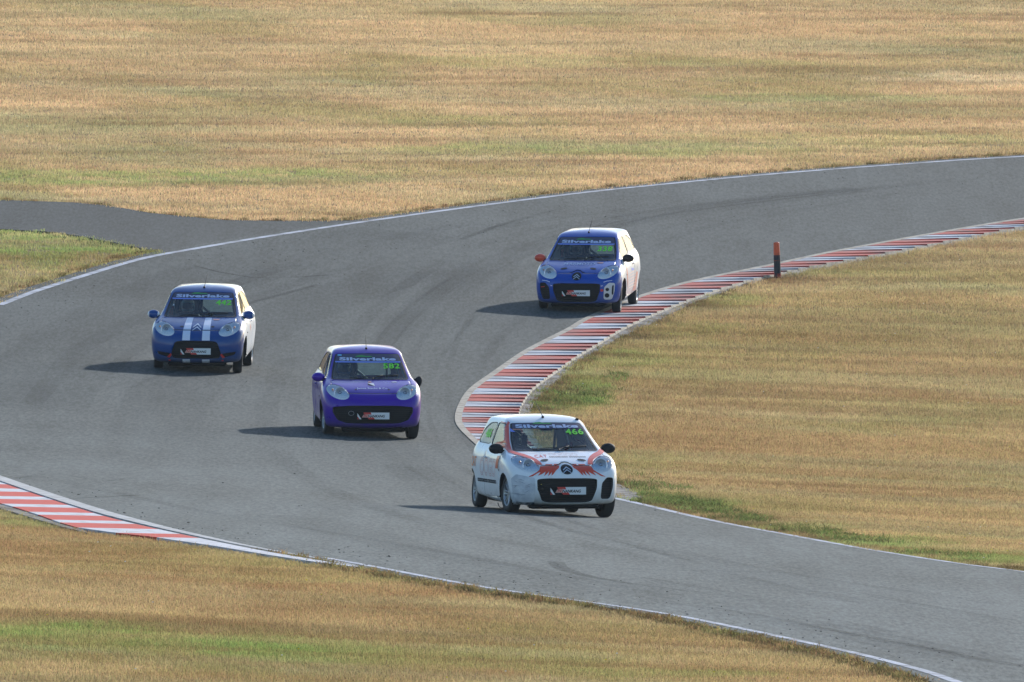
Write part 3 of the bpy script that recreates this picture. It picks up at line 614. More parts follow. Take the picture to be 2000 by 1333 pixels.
def cage_mesh():
    #      Lf    cf   W     cr   Lr     zf    zs    zr
    RW = [(1.66, .42, .700, .28, -1.46, .150, .165, .24),
          (1.77, .47, .785, .34, -1.53, .158, .175, .26),
          (1.835, .48, .805, .38, -1.57, .27, .29, .35),
          (1.850, .48, .815, .39, -1.58, .44, .44, .48),
          (1.835, .48, .820, .39, -1.57, .58, .585, .61),
          (1.775, .46, .818, .37, -1.55, .665, .70, .73),
          (1.645, .45, .806, .35, -1.53, .745, .79, .83),
          (1.40, .38, .778, .33, -1.51, .825, .865, .92),
          (1.04, .17, .722, .31, -1.49, .895, .915, 1.0),
          (.93, .15, .700, .31, -1.485, .925, .945, 1.03),
          (.63, .19, .655, .28, -1.45, 1.09, 1.09, 1.15),
          (.33, .13, .600, .24, -1.39, 1.255, 1.25, 1.27),
          (.18, .12, .572, .22, -1.36, 1.325, 1.318, 1.325),
          (.08, .12, .540, .2, -1.32, 1.362, 1.358, 1.36),
          (-.03, .14, .470, .22, -1.25, 1.392, 1.386, 1.385),
          (-.20, .2, .30, .24, -1.10, 1.414, 1.408, 1.40),
          (-.36, .22, .12, .28, -.92, 1.422, 1.418, 1.408)]
    fx = [0, .27, .55, .80, .955, 1.0]; fl = [0, .02, .085, .23, .50, 1.0]
    st = [.10, .22, .40, .60, .78, .90]
    bm = bmesh.new(); ring = []
    for k, (Lf, cf, Wd, cr, Lr, zf, zs, zr) in enumerate(RW):
        half = []
        for a_, b_ in zip(fx, fl):
            w = a_**2
            half.append((Wd*a_, Lf-cf*b_, zf*(1-w)+zs*w))
        Ls, Le = Lf-cf, Lr+cr
        for t in st:
            Lc = Ls+(Le-Ls)*t; x = Wd
            if k <= 6:
                x *= 1+.012*math.exp(-((Lc-1.17)/.28)**2)+.016*math.exp(-((Lc+1.17)/.30)**2)-.018*math.exp(-((Lc)/.5)**2)*(1 if k < 4 else .4)
            z = zs+(zr-zs)*max(0, (t-.25)/.75)**1.3
            half.append((x, Lc, z))
        for a_, b_ in reversed(list(zip(fx, fl))):
            w = a_**2; half.append((Wd*a_, Lr+cr*b_, zr))
        n = len(half); row = {}
        for j, (x, L_, z) in enumerate(half):
            row[j] = bm.verts.new((x, -L_, z))
            if 0 < j < n-1: row[-j] = bm.verts.new((-x, -L_, z))
        row['n'] = n; ring.append(row)
    n = ring[0]['n']
    def order(r): return [r[j] for j in range(n)]+[r[-j] for j in range(n-2, 0, -1)]
    for k in range(len(ring)-1):
        a_, b_ = order(ring[k]), order(ring[k+1]); m = len(a_)
        for i in range(m): bm.faces.new((a_[i], a_[(i+1) % m], b_[(i+1) % m], b_[i]))
    r = ring[-1]
    bm.faces.new((r[0], r[1], r[-1]))
    for j in range(1, n-2): bm.faces.new((r[j], r[j+1], r[-(j+1)], r[-j]))
    bm.faces.new((r[n-2], r[n-1], r[-(n-2)]))
    bmesh.ops.recalc_face_normals(bm, faces=bm.faces[:])
    me = bpy.data.meshes.new('body_cage'); bm.to_mesh(me); bm.free()
    o = bpy.data.objects.new('body_cage', me); COL.objects.link(o)
    md = o.modifiers.new('s', 'SUBSURF'); md.levels = 2; md.render_levels = 2
    dg = bpy.context.evaluated_depsgraph_get(); out = bpy.data.meshes.new_from_object(o.evaluated_get(dg))
    bpy.data.objects.remove(o); bpy.data.meshes.remove(me)
    bm = bmesh.new(); bm.from_mesh(out); bpy.data.meshes.remove(out)
    c = sum(((f.calc_center_median()-Vector((0, 0, .6))).dot(f.normal) for f in bm.faces))
    if c < 0: bmesh.ops.reverse_faces(bm, faces=bm.faces[:])
    bm.normal_update(); return bm
SHELL = cage_mesh(); SHELL.verts.ensure_lookup_table()
BVH = BVHTree.FromBMesh(SHELL)
SHELL_ME = bpy.data.meshes.new('shell'); SHELL.to_mesh(SHELL_ME)

def ccw(poly):
    a_ = sum(poly[i][0]*poly[(i+1) % len(poly)][1]-poly[(i+1) % len(poly)][0]*poly[i][1] for i in range(len(poly)))
    return poly if a_ > 0 else poly[::-1]
def roundpoly(poly, r=.25, n=4):
    """round the corners of a polygon"""
    out = []; m = len(poly)
    for i in range(m):
        p0, p, p1 = (Vector(poly[i-1]), Vector(poly[i]), Vector(poly[(i+1) % m]))
        a_ = p+(p0-p)*r; b_ = p+(p1-p)*r
        for k in range(n+1):
            t = k/n; out.append(tuple((1-t)**2*a_+2*(1-t)*t*p+t*t*b_))
    return out
def ellipse(cx, cz, rx, rz, rot=0, n=24):
    return [(cx+rx*math.cos(t)*math.cos(rot)-rz*math.sin(t)*math.sin(rot), cz+rx*math.cos(t)*math.sin(rot)+rz*math.sin(t)*math.cos(rot)) for t in [i*2*math.pi/n for i in range(n)]]
# projections: 'F' front (x,z), 'B' back (x,z), 'R' car's left flank = viewer's right (-y,z) x>0, 'L' (-y,z) x<0
def uv(p, ax): return (p.x, p.z) if ax in 'FB' else (-p.y, p.z)
FILT = {'F': lambda f: f.normal.y < -.12 or (f.normal.y < .0 and f.calc_center_median().y < -.9), 'B': lambda f: f.normal.y > .15,
        'R': lambda f: f.normal.x > .25, 'L': lambda f: f.normal.x < -.25}
def extract(bm, poly, ax):
    poly = ccw(poly); u0, u1 = min(p[0] for p in poly), max(p[0] for p in poly); v0, v1 = min(p[1] for p in poly), max(p[1] for p in poly)
    cand = []
    for f in bm.faces:
        us = [uv(v.co, ax) for v in f.verts]
        if max(u[0] for u in us) < u0 or min(u[0] for u in us) > u1 or max(u[1] for u in us) < v0 or min(u[1] for u in us) > v1: continue
        if FILT[ax](f): cand.append(f)
    for i in range(len(poly)):
        p, q = poly[i], poly[(i+1) % len(poly)]; du, dv = q[0]-p[0], q[1]-p[1]; l = math.hypot(du, dv)
        if l < 1e-6: continue
        nu, nv = dv/l, -du/l
        if ax in 'FB': co, no = (p[0], 0, p[1]), (nu, 0, nv)
        else: co, no = (0, -p[0], p[1]), (0, -nu, nv)
        es, vs = set(), set()
        for f in cand: es.update(f.edges); vs.update(f.verts)
        r = bmesh.ops.bisect_plane(bm, geom=cand+list(es)+list(vs), dist=1e-5, plane_co=co, plane_no=no)
        cand = [f for f in r['geom'] if isinstance(f, bmesh.types.BMFace) and f.is_valid and (lambda c: (c[0]-p[0])*nu+(c[1]-p[1])*nv)(uv(f.calc_center_median(), ax)) < 0]
    cand = set(cand); best = []
    while cand:
        st = [cand.pop()]; isl = list(st)
        while st:
            f = st.pop()
            for e in f.edges:
                for g in e.link_faces:
                    if g in cand: cand.discard(g); st.append(g); isl.append(g)
        if sum(f.calc_area() for f in isl) > sum(f.calc_area() for f in best): best = isl
    return best
def split_off(bm, faces, depth=0.0, shrink=0.0, hole_depth=.012):
    """take faces out of bm into a bmesh of their own; both edges get returned inwards"""
    nb = bmesh.new(); vm = {}
    for f in faces:
        for v in f.verts:
            if v not in vm: w = nb.verts.new(v.co-v.normal*depth); vm[v] = w
        try: nb.faces.new([vm[v] for v in f.verts])
        except ValueError: pass
    fs = set(faces); border = [e for f in faces for e in f.edges if any(g not in fs for g in e.link_faces)]; border = list(set(border))
    nrm = {v: v.normal.copy() for e in border for v in e.verts}
    bmesh.ops.delete(bm, geom=faces, context='FACES')
    if hole_depth:
        border = [e for e in border if e.is_valid and e.is_boundary]
        keys = {}
        r = bmesh.ops.extrude_edge_only(bm, edges=border)
        nv = [g for g in r['geom'] if isinstance(g, bmesh.types.BMVert)]
        for g in r['geom']:
            if isinstance(g, bmesh.types.BMFace): g.material_index = 1
        old = {tuple(round(c, 6) for c in v.co): n_ for v, n_ in nrm.items() if v.is_valid}
        for v in nv:
            n_ = old.get(tuple(round(c, 6) for c in v.co)); v.co -= (n_ or Vector((0, 0, 1)))*hole_depth
    nb.normal_update()
    if shrink:
        be = [e for e in nb.edges if e.is_boundary]; mv = {}
        for e in be:
            f = e.link_faces[0]; d = (f.calc_center_median()-(e.verts[0].co+e.verts[1].co)/2); t = (e.verts[1].co-e.verts[0].co)
            if t.length < 1e-7: continue
            t.normalize(); d = d-t*d.dot(t); d = d.normalized() if d.length > 1e-7 else Vector()
            for v in e.verts: mv.setdefault(v, []).append(d)
        for v, ds in mv.items():
            s_ = sum(ds, Vector()); v.co += (s_.normalized() if s_.length > 1e-6 else s_)*shrink
    return nb
def rim(nb, depth):
    nb.normal_update(); be = [e for e in nb.edges if e.is_boundary]; nn = {tuple(round(c, 6) for c in v.co): v.normal.copy() for e in be for v in e.verts}
    r = bmesh.ops.extrude_edge_only(nb, edges=be)
    for g in r['geom']:
        if isinstance(g, bmesh.types.BMFace): g.material_index = 1
        if isinstance(g, bmesh.types.BMVert): g.co -= nn.get(tuple(round(c, 6) for c in g.co), Vector((0, 0, 1)))*depth
    return nb
def hit(u, v, ax):
    if ax == 'F': o, d = Vector((u, -5, v)), Vector((0, 1, 0))
    elif ax == 'B': o, d = Vector((u, 5, v)), Vector((0, -1, 0))
    elif ax == 'R': o, d = Vector((5, -u, v)), Vector((-1, 0, 0))
    else: o, d = Vector((-5, -u, v)), Vector((1, 0, 0))
    p, n, _, _ = BVH.ray_cast(o, d)
    if p is None: return None, None
    if n.dot(d) > 0: n = -n
    return p, n
def decal(name, polys, ax, off, m, parent, cell=.05, thick=0):
    """sticker: flat shapes wrapped onto the body surface"""
    bm = bmesh.new()
    for poly in polys:
        if isinstance(poly, tuple): verts, tris = poly
        else:
            verts = poly; tris = tessellate_polygon([[Vector((p[0], p[1], 0)) for p in poly]])
        vs = [bm.verts.new((p[0], p[1], 0)) for p in verts]
        for t in tris:
            try: bm.faces.new([vs[i] for i in t])
            except ValueError: pass
    us = [v.co.x for v in bm.verts]; ws = [v.co.y for v in bm.verts]
    for a_, lo, hi in ((0, min(us), max(us)), (1, min(ws), max(ws))):
        k = math.ceil(lo/cell)*cell
        while k < hi:
            co = (k, 0, 0) if a_ == 0 else (0, k, 0); no = (1, 0, 0) if a_ == 0 else (0, 1, 0)
            bmesh.ops.bisect_plane(bm, geom=bm.verts[:]+bm.edges[:]+bm.faces[:], dist=1e-6, plane_co=co, plane_no=no); k += cell
    bad = []
    for v in bm.verts:
        p, n = hit(v.co.x, v.co.y, ax)
        if p is None or (ax in 'LR' and abs(n.x) < .4): bad.append(v); continue
        v.co = p+n*off
    bmesh.ops.delete(bm, geom=bad, context='VERTS')
    bmesh.ops.recalc_face_normals(bm, faces=bm.faces[:])
    return bobj(name, bm, m, parent, False)
_fonts = {}
def text_shape(txt, w, h, cx, cz, bold=.0, shear=0, mirror=False, arc=0, outline=False, space=1.0):
    """letters as a flat mesh scaled to w x h around (cx, cz)"""
    cu = bpy.data.curves.new('letters', 'FONT'); cu.body = txt; cu.offset = bold; cu.shear = shear; cu.resolution_u = 3; cu.space_character = space
    o = bpy.data.objects.new('letters', cu); COL.objects.link(o)
    if outline: cu.fill_mode = 'NONE'; cu.bevel_depth = .007; cu.bevel_resolution = 0
    dg = bpy.context.evaluated_depsgraph_get(); me = bpy.data.meshes.new_from_object(o.evaluated_get(dg))
    V = np.array([v.co[:2] for v in me.vertices]); T = [tuple(p.vertices) for p in me.polygons]
    bpy.data.objects.remove(o); bpy.data.meshes.remove(me)
    lo, hi = V.min(0), V.max(0); V = (V-(lo+hi)/2)/(hi-lo)*[w, h]
    if mirror: V[:, 0] *= -1
    V[:, 1] += -arc*(V[:, 0]/max(w, 1e-6))**2
    V += [cx, cz]
    return (V.tolist(), T)
def tube(bm, pts, r, n=8):
    P = [Vector(p) for p in pts]; rings = []
    for i, p in enumerate(P):
        t = (P[min(i+1, len(P)-1)]-P[max(i-1, 0)]).normalized(); a_ = t.orthogonal().normalized(); b_ = t.cross(a_)
        if rings and a_.dot(pa) < 0: a_, b_ = -a_, -b_
        pa = a_; rr = r[i] if isinstance(r, (list, tuple)) else r
        rings.append([bm.verts.new(p+(a_*math.cos(k*2*math.pi/n)+b_*math.sin(k*2*math.pi/n))*rr) for k in range(n)])
    for i in range(len(P)-1):
        # match ring start to limit twist
        A, B = rings[i], rings[i+1]; k0 = min(range(n), key=lambda k: (B[k].co-A[0].co).length)
        B = B[k0:]+B[:k0]; rings[i+1] = B
        for k in range(n):
            try: bm.faces.new((A[k], A[(k+1) % n], B[(k+1) % n], B[k]))
            except ValueError: pass
    for q in (rings[0], rings[-1]):
        try: bm.faces.new(q)
        except ValueError: pass
    return bm
def box(bm, c, s, bev=0, rot=None):
    m = Matrix.Translation(c) @ (rot or Matrix.Identity(4)) @ Matrix.Diagonal((*s, 1))
    r = bmesh.ops.create_cube(bm, size=1, matrix=m)
    if bev: bmesh.ops.bevel(bm, geom=list({e for v in r['verts'] for e in v.link_edges}), offset=bev, segments=2, affect='EDGES')
    return bm
def lathe_x(bm, prof, n=36):
    rings = []
    for (x, r) in prof: rings.append([bm.verts.new((x, r*math.cos(k*2*math.pi/n), r*math.sin(k*2*math.pi/n))) for k in range(n)])
    for A, B in zip(rings, rings[1:]):
        for k in range(n): bm.faces.new((A[k], A[(k+1) % n], B[(k+1) % n], B[k]))
    return rings

# --- shared pieces -----------------------------------------------------------
def tyre_mesh():
    bm = bmesh.new(); R0 = .277; w = .082
    lathe_x(bm, [(-w*.8, .185), (-w*.98, .20), (-w, .235), (-w*.93, .262), (-w*.75, R0-.003), (-w*.35, R0), (w*.35, R0), (w*.75, R0-.003), (w*.93, .262), (w, .235), (w*.98, .20), (w*.8, .185)])
    bmesh.ops.recalc_face_normals(bm, faces=bm.faces[:]); me = bpy.data.meshes.new('tyre'); bm.to_mesh(me); bm.free(); me.shade_smooth(); me.materials.append(M_TYRE); return me
def wheel_mesh():
    """alloy rim, outer face towards +x"""
    bm = bmesh.new(); w = .082
    lathe_x(bm, [(-.06, .175), (.0, .165), (.055, .178), (.074, .190), (.066, .196)])
    r = lathe_x(bm, [(.05, .0005), (.05, .03), (.042, .045), (.03, .05)])
    for k in range(7):
        a_ = k*2*math.pi/7; d = Vector((0, math.cos(a_), math.sin(a_))); t = Vector((0, -math.sin(a_), math.cos(a_)))
        for s_ in (-1, 1):
            p0 = d*.03+t*.010*s_; p1 = d*.175+t*.030*s_; v = []
            for p, hw, xx in ((p0, .010, .045), (p1, .011, .062)):
                for (tt, dx) in ((-hw, 0), (hw, 0), (hw, -.022), (-hw, -.022)): v.append(bm.verts.new(p+t*tt+Vector((xx+dx, 0, 0))))
            for k2 in range(4): bm.faces.new((v[k2], v[(k2+1) % 4], v[4+(k2+1) % 4], v[4+k2]))
    lathe_x(bm, [(-.02, .001), (-.02, .17)])       # dark brake plate area
    bmesh.ops.recalc_face_normals(bm, faces=bm.faces[:]); me = bpy.data.meshes.new('wheel'); bm.to_mesh(me); bm.free(); me.shade_smooth(); me.materials.append(M_RIM); return me
def brake_mesh():
    bm = bmesh.new(); lathe_x(bm, [(.012, .002), (.012, .12), (-.01, .12), (-.01, .17), (-.03, .17)])
    me = bpy.data.meshes.new('brake_disc'); bm.to_mesh(me); bm.free(); me.materials.append(M_BLK); return me
TYRE_ME, WHEEL_ME, BRAKE_ME = tyre_mesh(), wheel_mesh(), brake_mesh()

def person(car, x0, suit, helm, visor, label):
    """seated driver: one skinned body, helmet and visor on it"""
    J = {'pelvis': (0, .62, .42), 'belly': (0, .62, .56), 'chest': (0, .60, .74), 'neck': (0, .57, .88), 'head': (0, .545, .96),
         'sL': (.17, .58, .82), 'eL': (.24, .42, .64), 'hL': (.13, .20, .76), 'sR': (-.17, .58, .82), 'eR': (-.24, .42, .64), 'hR': (-.13, .20, .76),
         'kL': (.14, .16, .52), 'fL': (.12, -.22, .30), 'tL': (.12, -.34, .33), 'kR': (-.14, .16, .52), 'fR': (-.12, -.22, .30), 'tR': (-.12, -.34, .33), 'uL': (.10, .58, .42), 'uR': (-.10, .58, .42)}
    rad = dict(pelvis=.13, belly=.13, chest=.15, neck=.065, head=.08, sL=.075, eL=.05, hL=.04, sR=.075, eR=.05, hR=.04, kL=.07, fL=.045, tL=.035, kR=.07, fR=.045, tR=.035, uL=.095, uR=.095)
    E = [('pelvis', 'belly'), ('belly', 'chest'), ('chest', 'neck'), ('neck', 'head'), ('chest', 'sL'), ('sL', 'eL'), ('eL', 'hL'), ('chest', 'sR'), ('sR', 'eR'), ('eR', 'hR'),
         ('pelvis', 'uL'), ('uL', 'kL'), ('kL', 'fL'), ('fL', 'tL'), ('pelvis', 'uR'), ('uR', 'kR'), ('kR', 'fR'), ('fR', 'tR')]
    # gloved fingers closing on the rim of the wheel
    for s_, h_ in ((1, 'hL'), (-1, 'hR')):
        for k in range(4):
            a_, b_ = f'{h_}f{k}', f'{h_}g{k}'; J[a_] = (s_*.13+s_*.012, .185, .785-.020*k); J[b_] = (s_*.105, .165, .790-.022*k); rad[a_] = .012; rad[b_] = .010; E += [(h_, a_), (a_, b_)]
        J[h_+'t'] = (s_*.10, .205, .785); rad[h_+'t'] = .012; E.append((h_, h_+'t'))
    names = list(J); me = bpy.data.meshes.new('person'); me.from_pydata([(x0+J[n][0], J[n][1], J[n][2]) for n in names], [(names.index(a_), names.index(b_)) for a_, b_ in E], [])
    o = bpy.data.objects.new('person', me); COL.objects.link(o)
    sk = o.modifiers.new('skin', 'SKIN'); sk.use_smooth_shade = True; ss = o.modifiers.new('sub', 'SUBSURF'); ss.levels = 1; ss.render_levels = 1
    for i, n in enumerate(names):
        me.skin_vertices[0].data[i].radius = (rad[n], rad[n]*(.75 if n in ('chest', 'belly', 'pelvis') else 1)); me.skin_vertices[0].data[i].use_root = n == 'pelvis'
    dg = bpy.context.evaluated_depsgraph_get(); nm = bpy.data.meshes.new_from_object(o.evaluated_get(dg)); o.modifiers.clear(); o.data = nm; bpy.data.meshes.remove(me)
    nm.materials.clear(); nm.materials.append(suit); nm.shade_smooth()
    c = Vector((x0, .53, 1.03)); bm = bmesh.new()
    bmesh.ops.create_uvsphere(bm, u_segments=24, v_segments=16, radius=1, matrix=Matrix.Translation(c) @ Matrix.Diagonal((.125, .155, .145, 1)))
    cut = [f for f in bm.faces if f.calc_center_median().z < .925 or (f.calc_center_median().y < .47 and .98 < f.calc_center_median().z < 1.075)]
    bmesh.ops.delete(bm, geom=cut, context='FACES')
    h_ = bobj('helmet', bm, helm, o); s1 = h_.modifiers.new('t', 'SOLIDIFY'); s1.thickness = .012
    bm = bmesh.new(); bmesh.ops.create_uvsphere(bm, u_segments=24, v_segments=16, radius=1, matrix=Matrix.Translation(c+Vector((0, -.002, 0))) @ Matrix.Diagonal((.122, .152, .142, 1)))
    bmesh.ops.delete(bm, geom=[f for f in bm.faces if not (f.calc_center_median().y < .50 and .955 < f.calc_center_median().z < 1.1)], context='FACES')
    bobj('visor', bm, visor, h_)
    # face behind the visor
    bm = bmesh.new(); bmesh.ops.create_uvsphere(bm, u_segments=16, v_segments=12, radius=1, matrix=Matrix.Translation(c+Vector((0, .01, -.01))) @ Matrix.Diagonal((.085, .105, .11, 1)))
    box(bm, c+Vector((0, -.10, -.02)), (.022, .03, .04), .008)
    bobj('face', bm, M_SKIN, o)
    o.matrix_world = car.matrix_world.copy(); tag(o, label, 'person', 'drivers in the racing cars'); return o

CAM_DIR = None
def make_car(cfg):
    x0, y0, yaw, lean = cfg['pos']
    root = bpy.data.objects.new('racing_hatchback', None); COL.objects.link(root)
    sx, sy = slopes(x0, y0); z0 = float(gz(x0, y0)); n = Vector((-sx, -sy, 1)).normalized()
    fy = Vector((0, 1, sy)).normalized(); fx_ = fy.cross(n).normalized(); fy = n.cross(fx_)
    base = Matrix(((fx_.x, fy.x, n.x, x0), (fx_.y, fy.y, n.y, y0), (fx_.z, fy.z, n.z, z0+.002), (0, 0, 0, 1)))
    root.matrix_world = base @ Matrix.Rotation(yaw, 4, 'Z')
    tag(root, cfg['label'], 'car', 'small hatchbacks racing round the corner')
    # the body leans on its springs; wheels stay on the road
    BM = Matrix.Translation((0, 0, .3)) @ Matrix.Rotation(lean, 4, 'Y') @ Matrix.Translation((0, 0, -.3))
    def lean_it(o):
        o.matrix_parent_inverse = BM; return o
    facel = cfg['facelift']; P1 = cfg['paint']; PB = cfg.get('bonnet_paint', P1)
    bm = bmesh.new(); bm.from_mesh(SHELL_ME); bm.normal_update()
    parts = []
    def part(name, nb, m, parent=root, smooth=True, label=None):
        o = bobj(name, nb, m, parent, smooth)
        if parent is root: lean_it(o)
        if label: o['label'] = label
        return o
    def sticker(name, polys, ax, off, m, parent=None, **kw):
        o = decal(name, polys, ax, off, m, parent or root, **kw)
        if parent is None: lean_it(o)
        return o
    # wheel arches: cut right through the flanks
    for ax in 'LR':
        for L_ in (1.17, -1.17):
            arch = [(L_+.325*math.cos(t), .285+.325*math.sin(t)) for t in [i*math.pi/14 for i in range(15)]]+[(L_-.325, .05), (L_+.325, .05)]
            fs = extract(bm, arch, ax)
            nb = split_off(bm, fs, hole_depth=.07); nb.free()
    # lamps
    for s_ in (-1, 1):
        pl = [(s_*(p[0]), p[1]) for p in ellipse(.565, .738, .188, .101, R(20), 28)]
        fs = extract(bm, pl, 'F'); nb = split_off(bm, fs, hole_depth=.05)
        inner = nb.copy()
        o = part('headlight', rim(nb, .03), M_LENS, label=None)
        for v in inner.verts: v.co.y += .022; v.co.x -= s_*.004
        hs = part('lamp_housing', inner, M_REFL, o)
        m_ = len(pl); pin = [(s_*.565+(p[0]-s_*.565)*.86, .738+(p[1]-.738)*.82) for p in pl]
        sticker('lamp_trim', [(pl+pin, [(i, (i+1) % m_, m_+(i+1) % m_, m_+i) for i in range(m_)])], 'F', -.008, M_TRIM, o, cell=.03)
        b2 = bmesh.new(); c = hit(s_*.535, .728, 'F')[0]+Vector((0, .030, 0))
        m4 = Matrix.Translation(c) @ Matrix.Rotation(-s_*R(14), 4, 'Z') @ Matrix.Rotation(R(-8), 4, 'X')
        rings = []
        for (r_, yy) in ((.098, -.02), (.092, -.026), (.085, -.012), (.06, .03), (.03, .045), (.02, .045)):
            rings.append([b2.verts.new(m4 @ Vector((r_*math.cos(k*math.pi/12), yy, r_*math.sin(k*math.pi/12)))) for k in range(24)])
        for A, B in zip(rings, rings[1:]):
            for k in range(24): b2.faces.new((A[k], A[(k+1) % 24], B[(k+1) % 24], B[k]))
        part('reflector_bowl', b2, M_CHROME, o)
        b2 = bmesh.new(); bmesh.ops.create_uvsphere(b2, u_segments=12, v_segments=8, radius=.036, matrix=Matrix.Translation(c+Vector((0, .0, 0)))); part('bulb', b2, M_BULB, o)
        b2 = bmesh.new(); bmesh.ops.create_uvsphere(b2, u_segments=12, v_segments=8, radius=1, matrix=Matrix.Translation(c+Vector((s_*.115, .05, .050))) @ Matrix.Diagonal((.018, .02, .016, 1))); part('indicator', b2, M_AMBER, o)
    # grille openings
    grilles = []
    if facel:
        grilles.append(roundpoly([(-.445, .545), (-.44, .40), (-.36, .19), (.36, .19), (.44, .40), (.445, .545)], .22))
        for s_ in (-1, 1): grilles.append(roundpoly([(s_*.50, .24), (s_*.515, .47), (s_*.60, .555), (s_*.705, .545), (s_*.70, .40), (s_*.65, .24)], .25))
    elif cfg['num'] == '582':
        grilles.append(roundpoly([(-.655, .505), (-.66, .42), (-.58, .29), (-.42, .235), (.42, .235), (.58, .29), (.66, .42), (.655, .505), (.36, .53), (-.36, .53)], .22))
    else:
        grilles.append(roundpoly([(-.40, .235), (-.435, .33), (-.36, .545), (.36, .545), (.435, .33), (.40, .235)], .22))
        for s_ in (-1, 1): grilles.append(roundpoly([(s_*.46, .255), (s_*.45, .325), (s_*.69, .36), (s_*.66, .30)], .2))
    for gi_, g in enumerate(grilles):
        fs = extract(bm, g, 'F'); nb = split_off(bm, fs, hole_depth=.05)
        for v in nb.verts: v.co.y += .045
        silver = facel and cfg['num'] == '338' and gi_ == 2
        cx = sum(p[0] for p in g)/len(g)
        o = part('front_grille' if gi_ == 0 else 'side_grille', nb, M_BLK)
        zz = min(p[1] for p in g)+.03; b2 = bmesh.new()
        while zz < max(p[1] for p in g)-.02:                      # horizontal slats
            xs_ = []
            pg = ccw(g)
            for i in range(len(pg)):
                (a0, b0), (a1, b1) = pg[i], pg[(i+1) % len(pg)]
                if (b0-zz)*(b1-zz) < 0: xs_.append(a0+(zz-b0)/(b1-b0)*(a1-a0))
            if len(xs_) >= 2:
                xa, xb = min(xs_)+.01, max(xs_)-.01; pts = []
                for k in range(9):
                    xx = xa+(xb-xa)*k/8; p, nn = hit(xx, zz, 'F'); pts.append(p+Vector((0, .036, 0)))
                tube(b2, pts, .004, 5)
            zz += .034
        part('grille_slats', b2, M_BLKG, o)
        if silver:
            fr = sticker('vent_frame', [g], 'F', .004, mat('vent_frame_silver', (.62, .63, .65), .4))
            cx = .60
            for (ex, ez, er) in ((.572, .43, .032), (.565, .32, .042)):
                sticker('vent_hole', [ellipse(ex, ez, er, er, 0, 20)], 'F', .008, M_BLK, fr)
            sticker('vent_hole', [roundpoly([(.645, .33), (.655, .50), (.685, .51), (.675, .33)], .3)], 'F', .008, M_BLK, fr)
    # glass
    ws = [(-.628, .93), (-.60, .915), (.60, .915), (.628, .93), (.595, 1.08), (.535, 1.255), (.52, 1.29), (.49, 1.302), (0, 1.31), (-.49, 1.302), (-.52, 1.29), (-.535, 1.255), (-.595, 1.08)]
    fs = extract(bm, ws, 'F'); nb = split_off(bm, fs, depth=.002, hole_depth=.02)
    wso = part('windscreen', nb, M_GLASS)
    inner = [(x*.955, 1.11+(z-1.11)*.93) for x, z in ws]
    ring = ([p for p in ws]+[p for p in inner], [(i, (i+1) % 13, 13+(i+1) % 13, 13+i) for i in range(13)])
    d = sticker('black_border', [ring], 'F', .002, M_BLKG, wso); 
    for ax in 'LR':
        dw = roundpoly([(.74, .955), (.62, 1.03), (.24, 1.245), (.14, 1.285), (-.30, 1.295), (-.30, .985)], .12, 3)
        qw = roundpoly([(-.37, .99), (-.37, 1.295), (-.85, 1.28), (-1.10, 1.18), (-1.20, 1.03), (-1.02, 1.0)], .2, 3)
        for nm, pg in (('door_window', dw), ('quarter_window', qw)):
            nb = split_off(bm, extract(bm, pg, ax), depth=.004, hole_depth=.02)
            o = part(nm, nb, M_GLASS)
            pg = ccw(pg); c = (sum(p[0] for p in pg)/len(pg), sum(p[1] for p in pg)/len(pg)); m_ = len(pg)
            out_ = [(c[0]+(p[0]-c[0])*1.035, c[1]+(p[1]-c[1])*1.06) for p in pg]
            sticker('window_seal', [(out_+pg, [(i, (i+1) % m_, m_+(i+1) % m_, m_+i) for i in range(m_)])], ax, .003, M_BLKG, o)
        dr = roundpoly([(.86, .24), (.84, .93), (.80, .955), (-.335, .975), (-.335, .24)], .05, 2)
        nb = split_off(bm, extract(bm, dr, ax), shrink=.004, hole_depth=.015)
        drp = part('door', rim(nb, .012), [P1, M_BLKG])
        s_ = 1 if ax == 'R' else -1
        p, nn = hit(-.20, .80, ax); b2 = bmesh.new(); box(b2, p+nn*.02, (.022, .16, .028), .008); part('handle', b2, P1, drp)
    fs = extract(bm, roundpoly([(-.52, .88), (.52, .88), (.46, 1.28), (-.46, 1.28)], .12), 'B'); nb = split_off(bm, fs, depth=.003, hole_depth=.02); part('rear_window', nb, M_GLASS)
    for s_ in (-1, 1):
        fs = extract(bm, roundpoly([(s_*.60, .72), (s_*.735, .72), (s_*.72, .98), (s_*.64, .98)], .2), 'B'); nb = split_off(bm, fs, hole_depth=.015); part('tail_light', rim(nb, .02), M_TAIL)
    # bonnet
    if facel:
        nb = split_off(bm, extract(bm, ellipse(0, .695, .10, .082, 0, 20), 'F'), depth=0, hole_depth=0); part('emblem_panel', nb, P1)
    bn = [(-.62, .722), (.62, .722), (.655, .80), (.645, .905), (-.645, .905), (-.655, .80)]
    fs = extract(bm, bn, 'F'); nb = split_off(bm, fs, shrink=.004, hole_depth=.02); bon = part('bonnet', rim(nb, .014), [PB, M_BLKG])
    # rest of the shell
    bmesh.ops.recalc_face_normals(bm, faces=bm.faces[:]); part('body', bm, [P1, M_BLKG])
    # underbody, engine bay and cabin floor: dark mass behind the openings
    b2 = bmesh.new(); box(b2, (0, -1.17, .40), (1.08, .92, .52), .05); box(b2, (0, .32, .23), (1.12, 2.2, .18), .03); box(b2, (0, 1.17, .40), (1.08, .66, .5), .04); box(b2, (0, -.25, .33), (1.42, 1.0, .2), .03); box(b2, (0, -.98, .72), (1.2, .2, .26), .03); box(b2, (0, -1.52, .135), (1.0, .36, .07), .02)
    part('underbody', b2, M_INT)
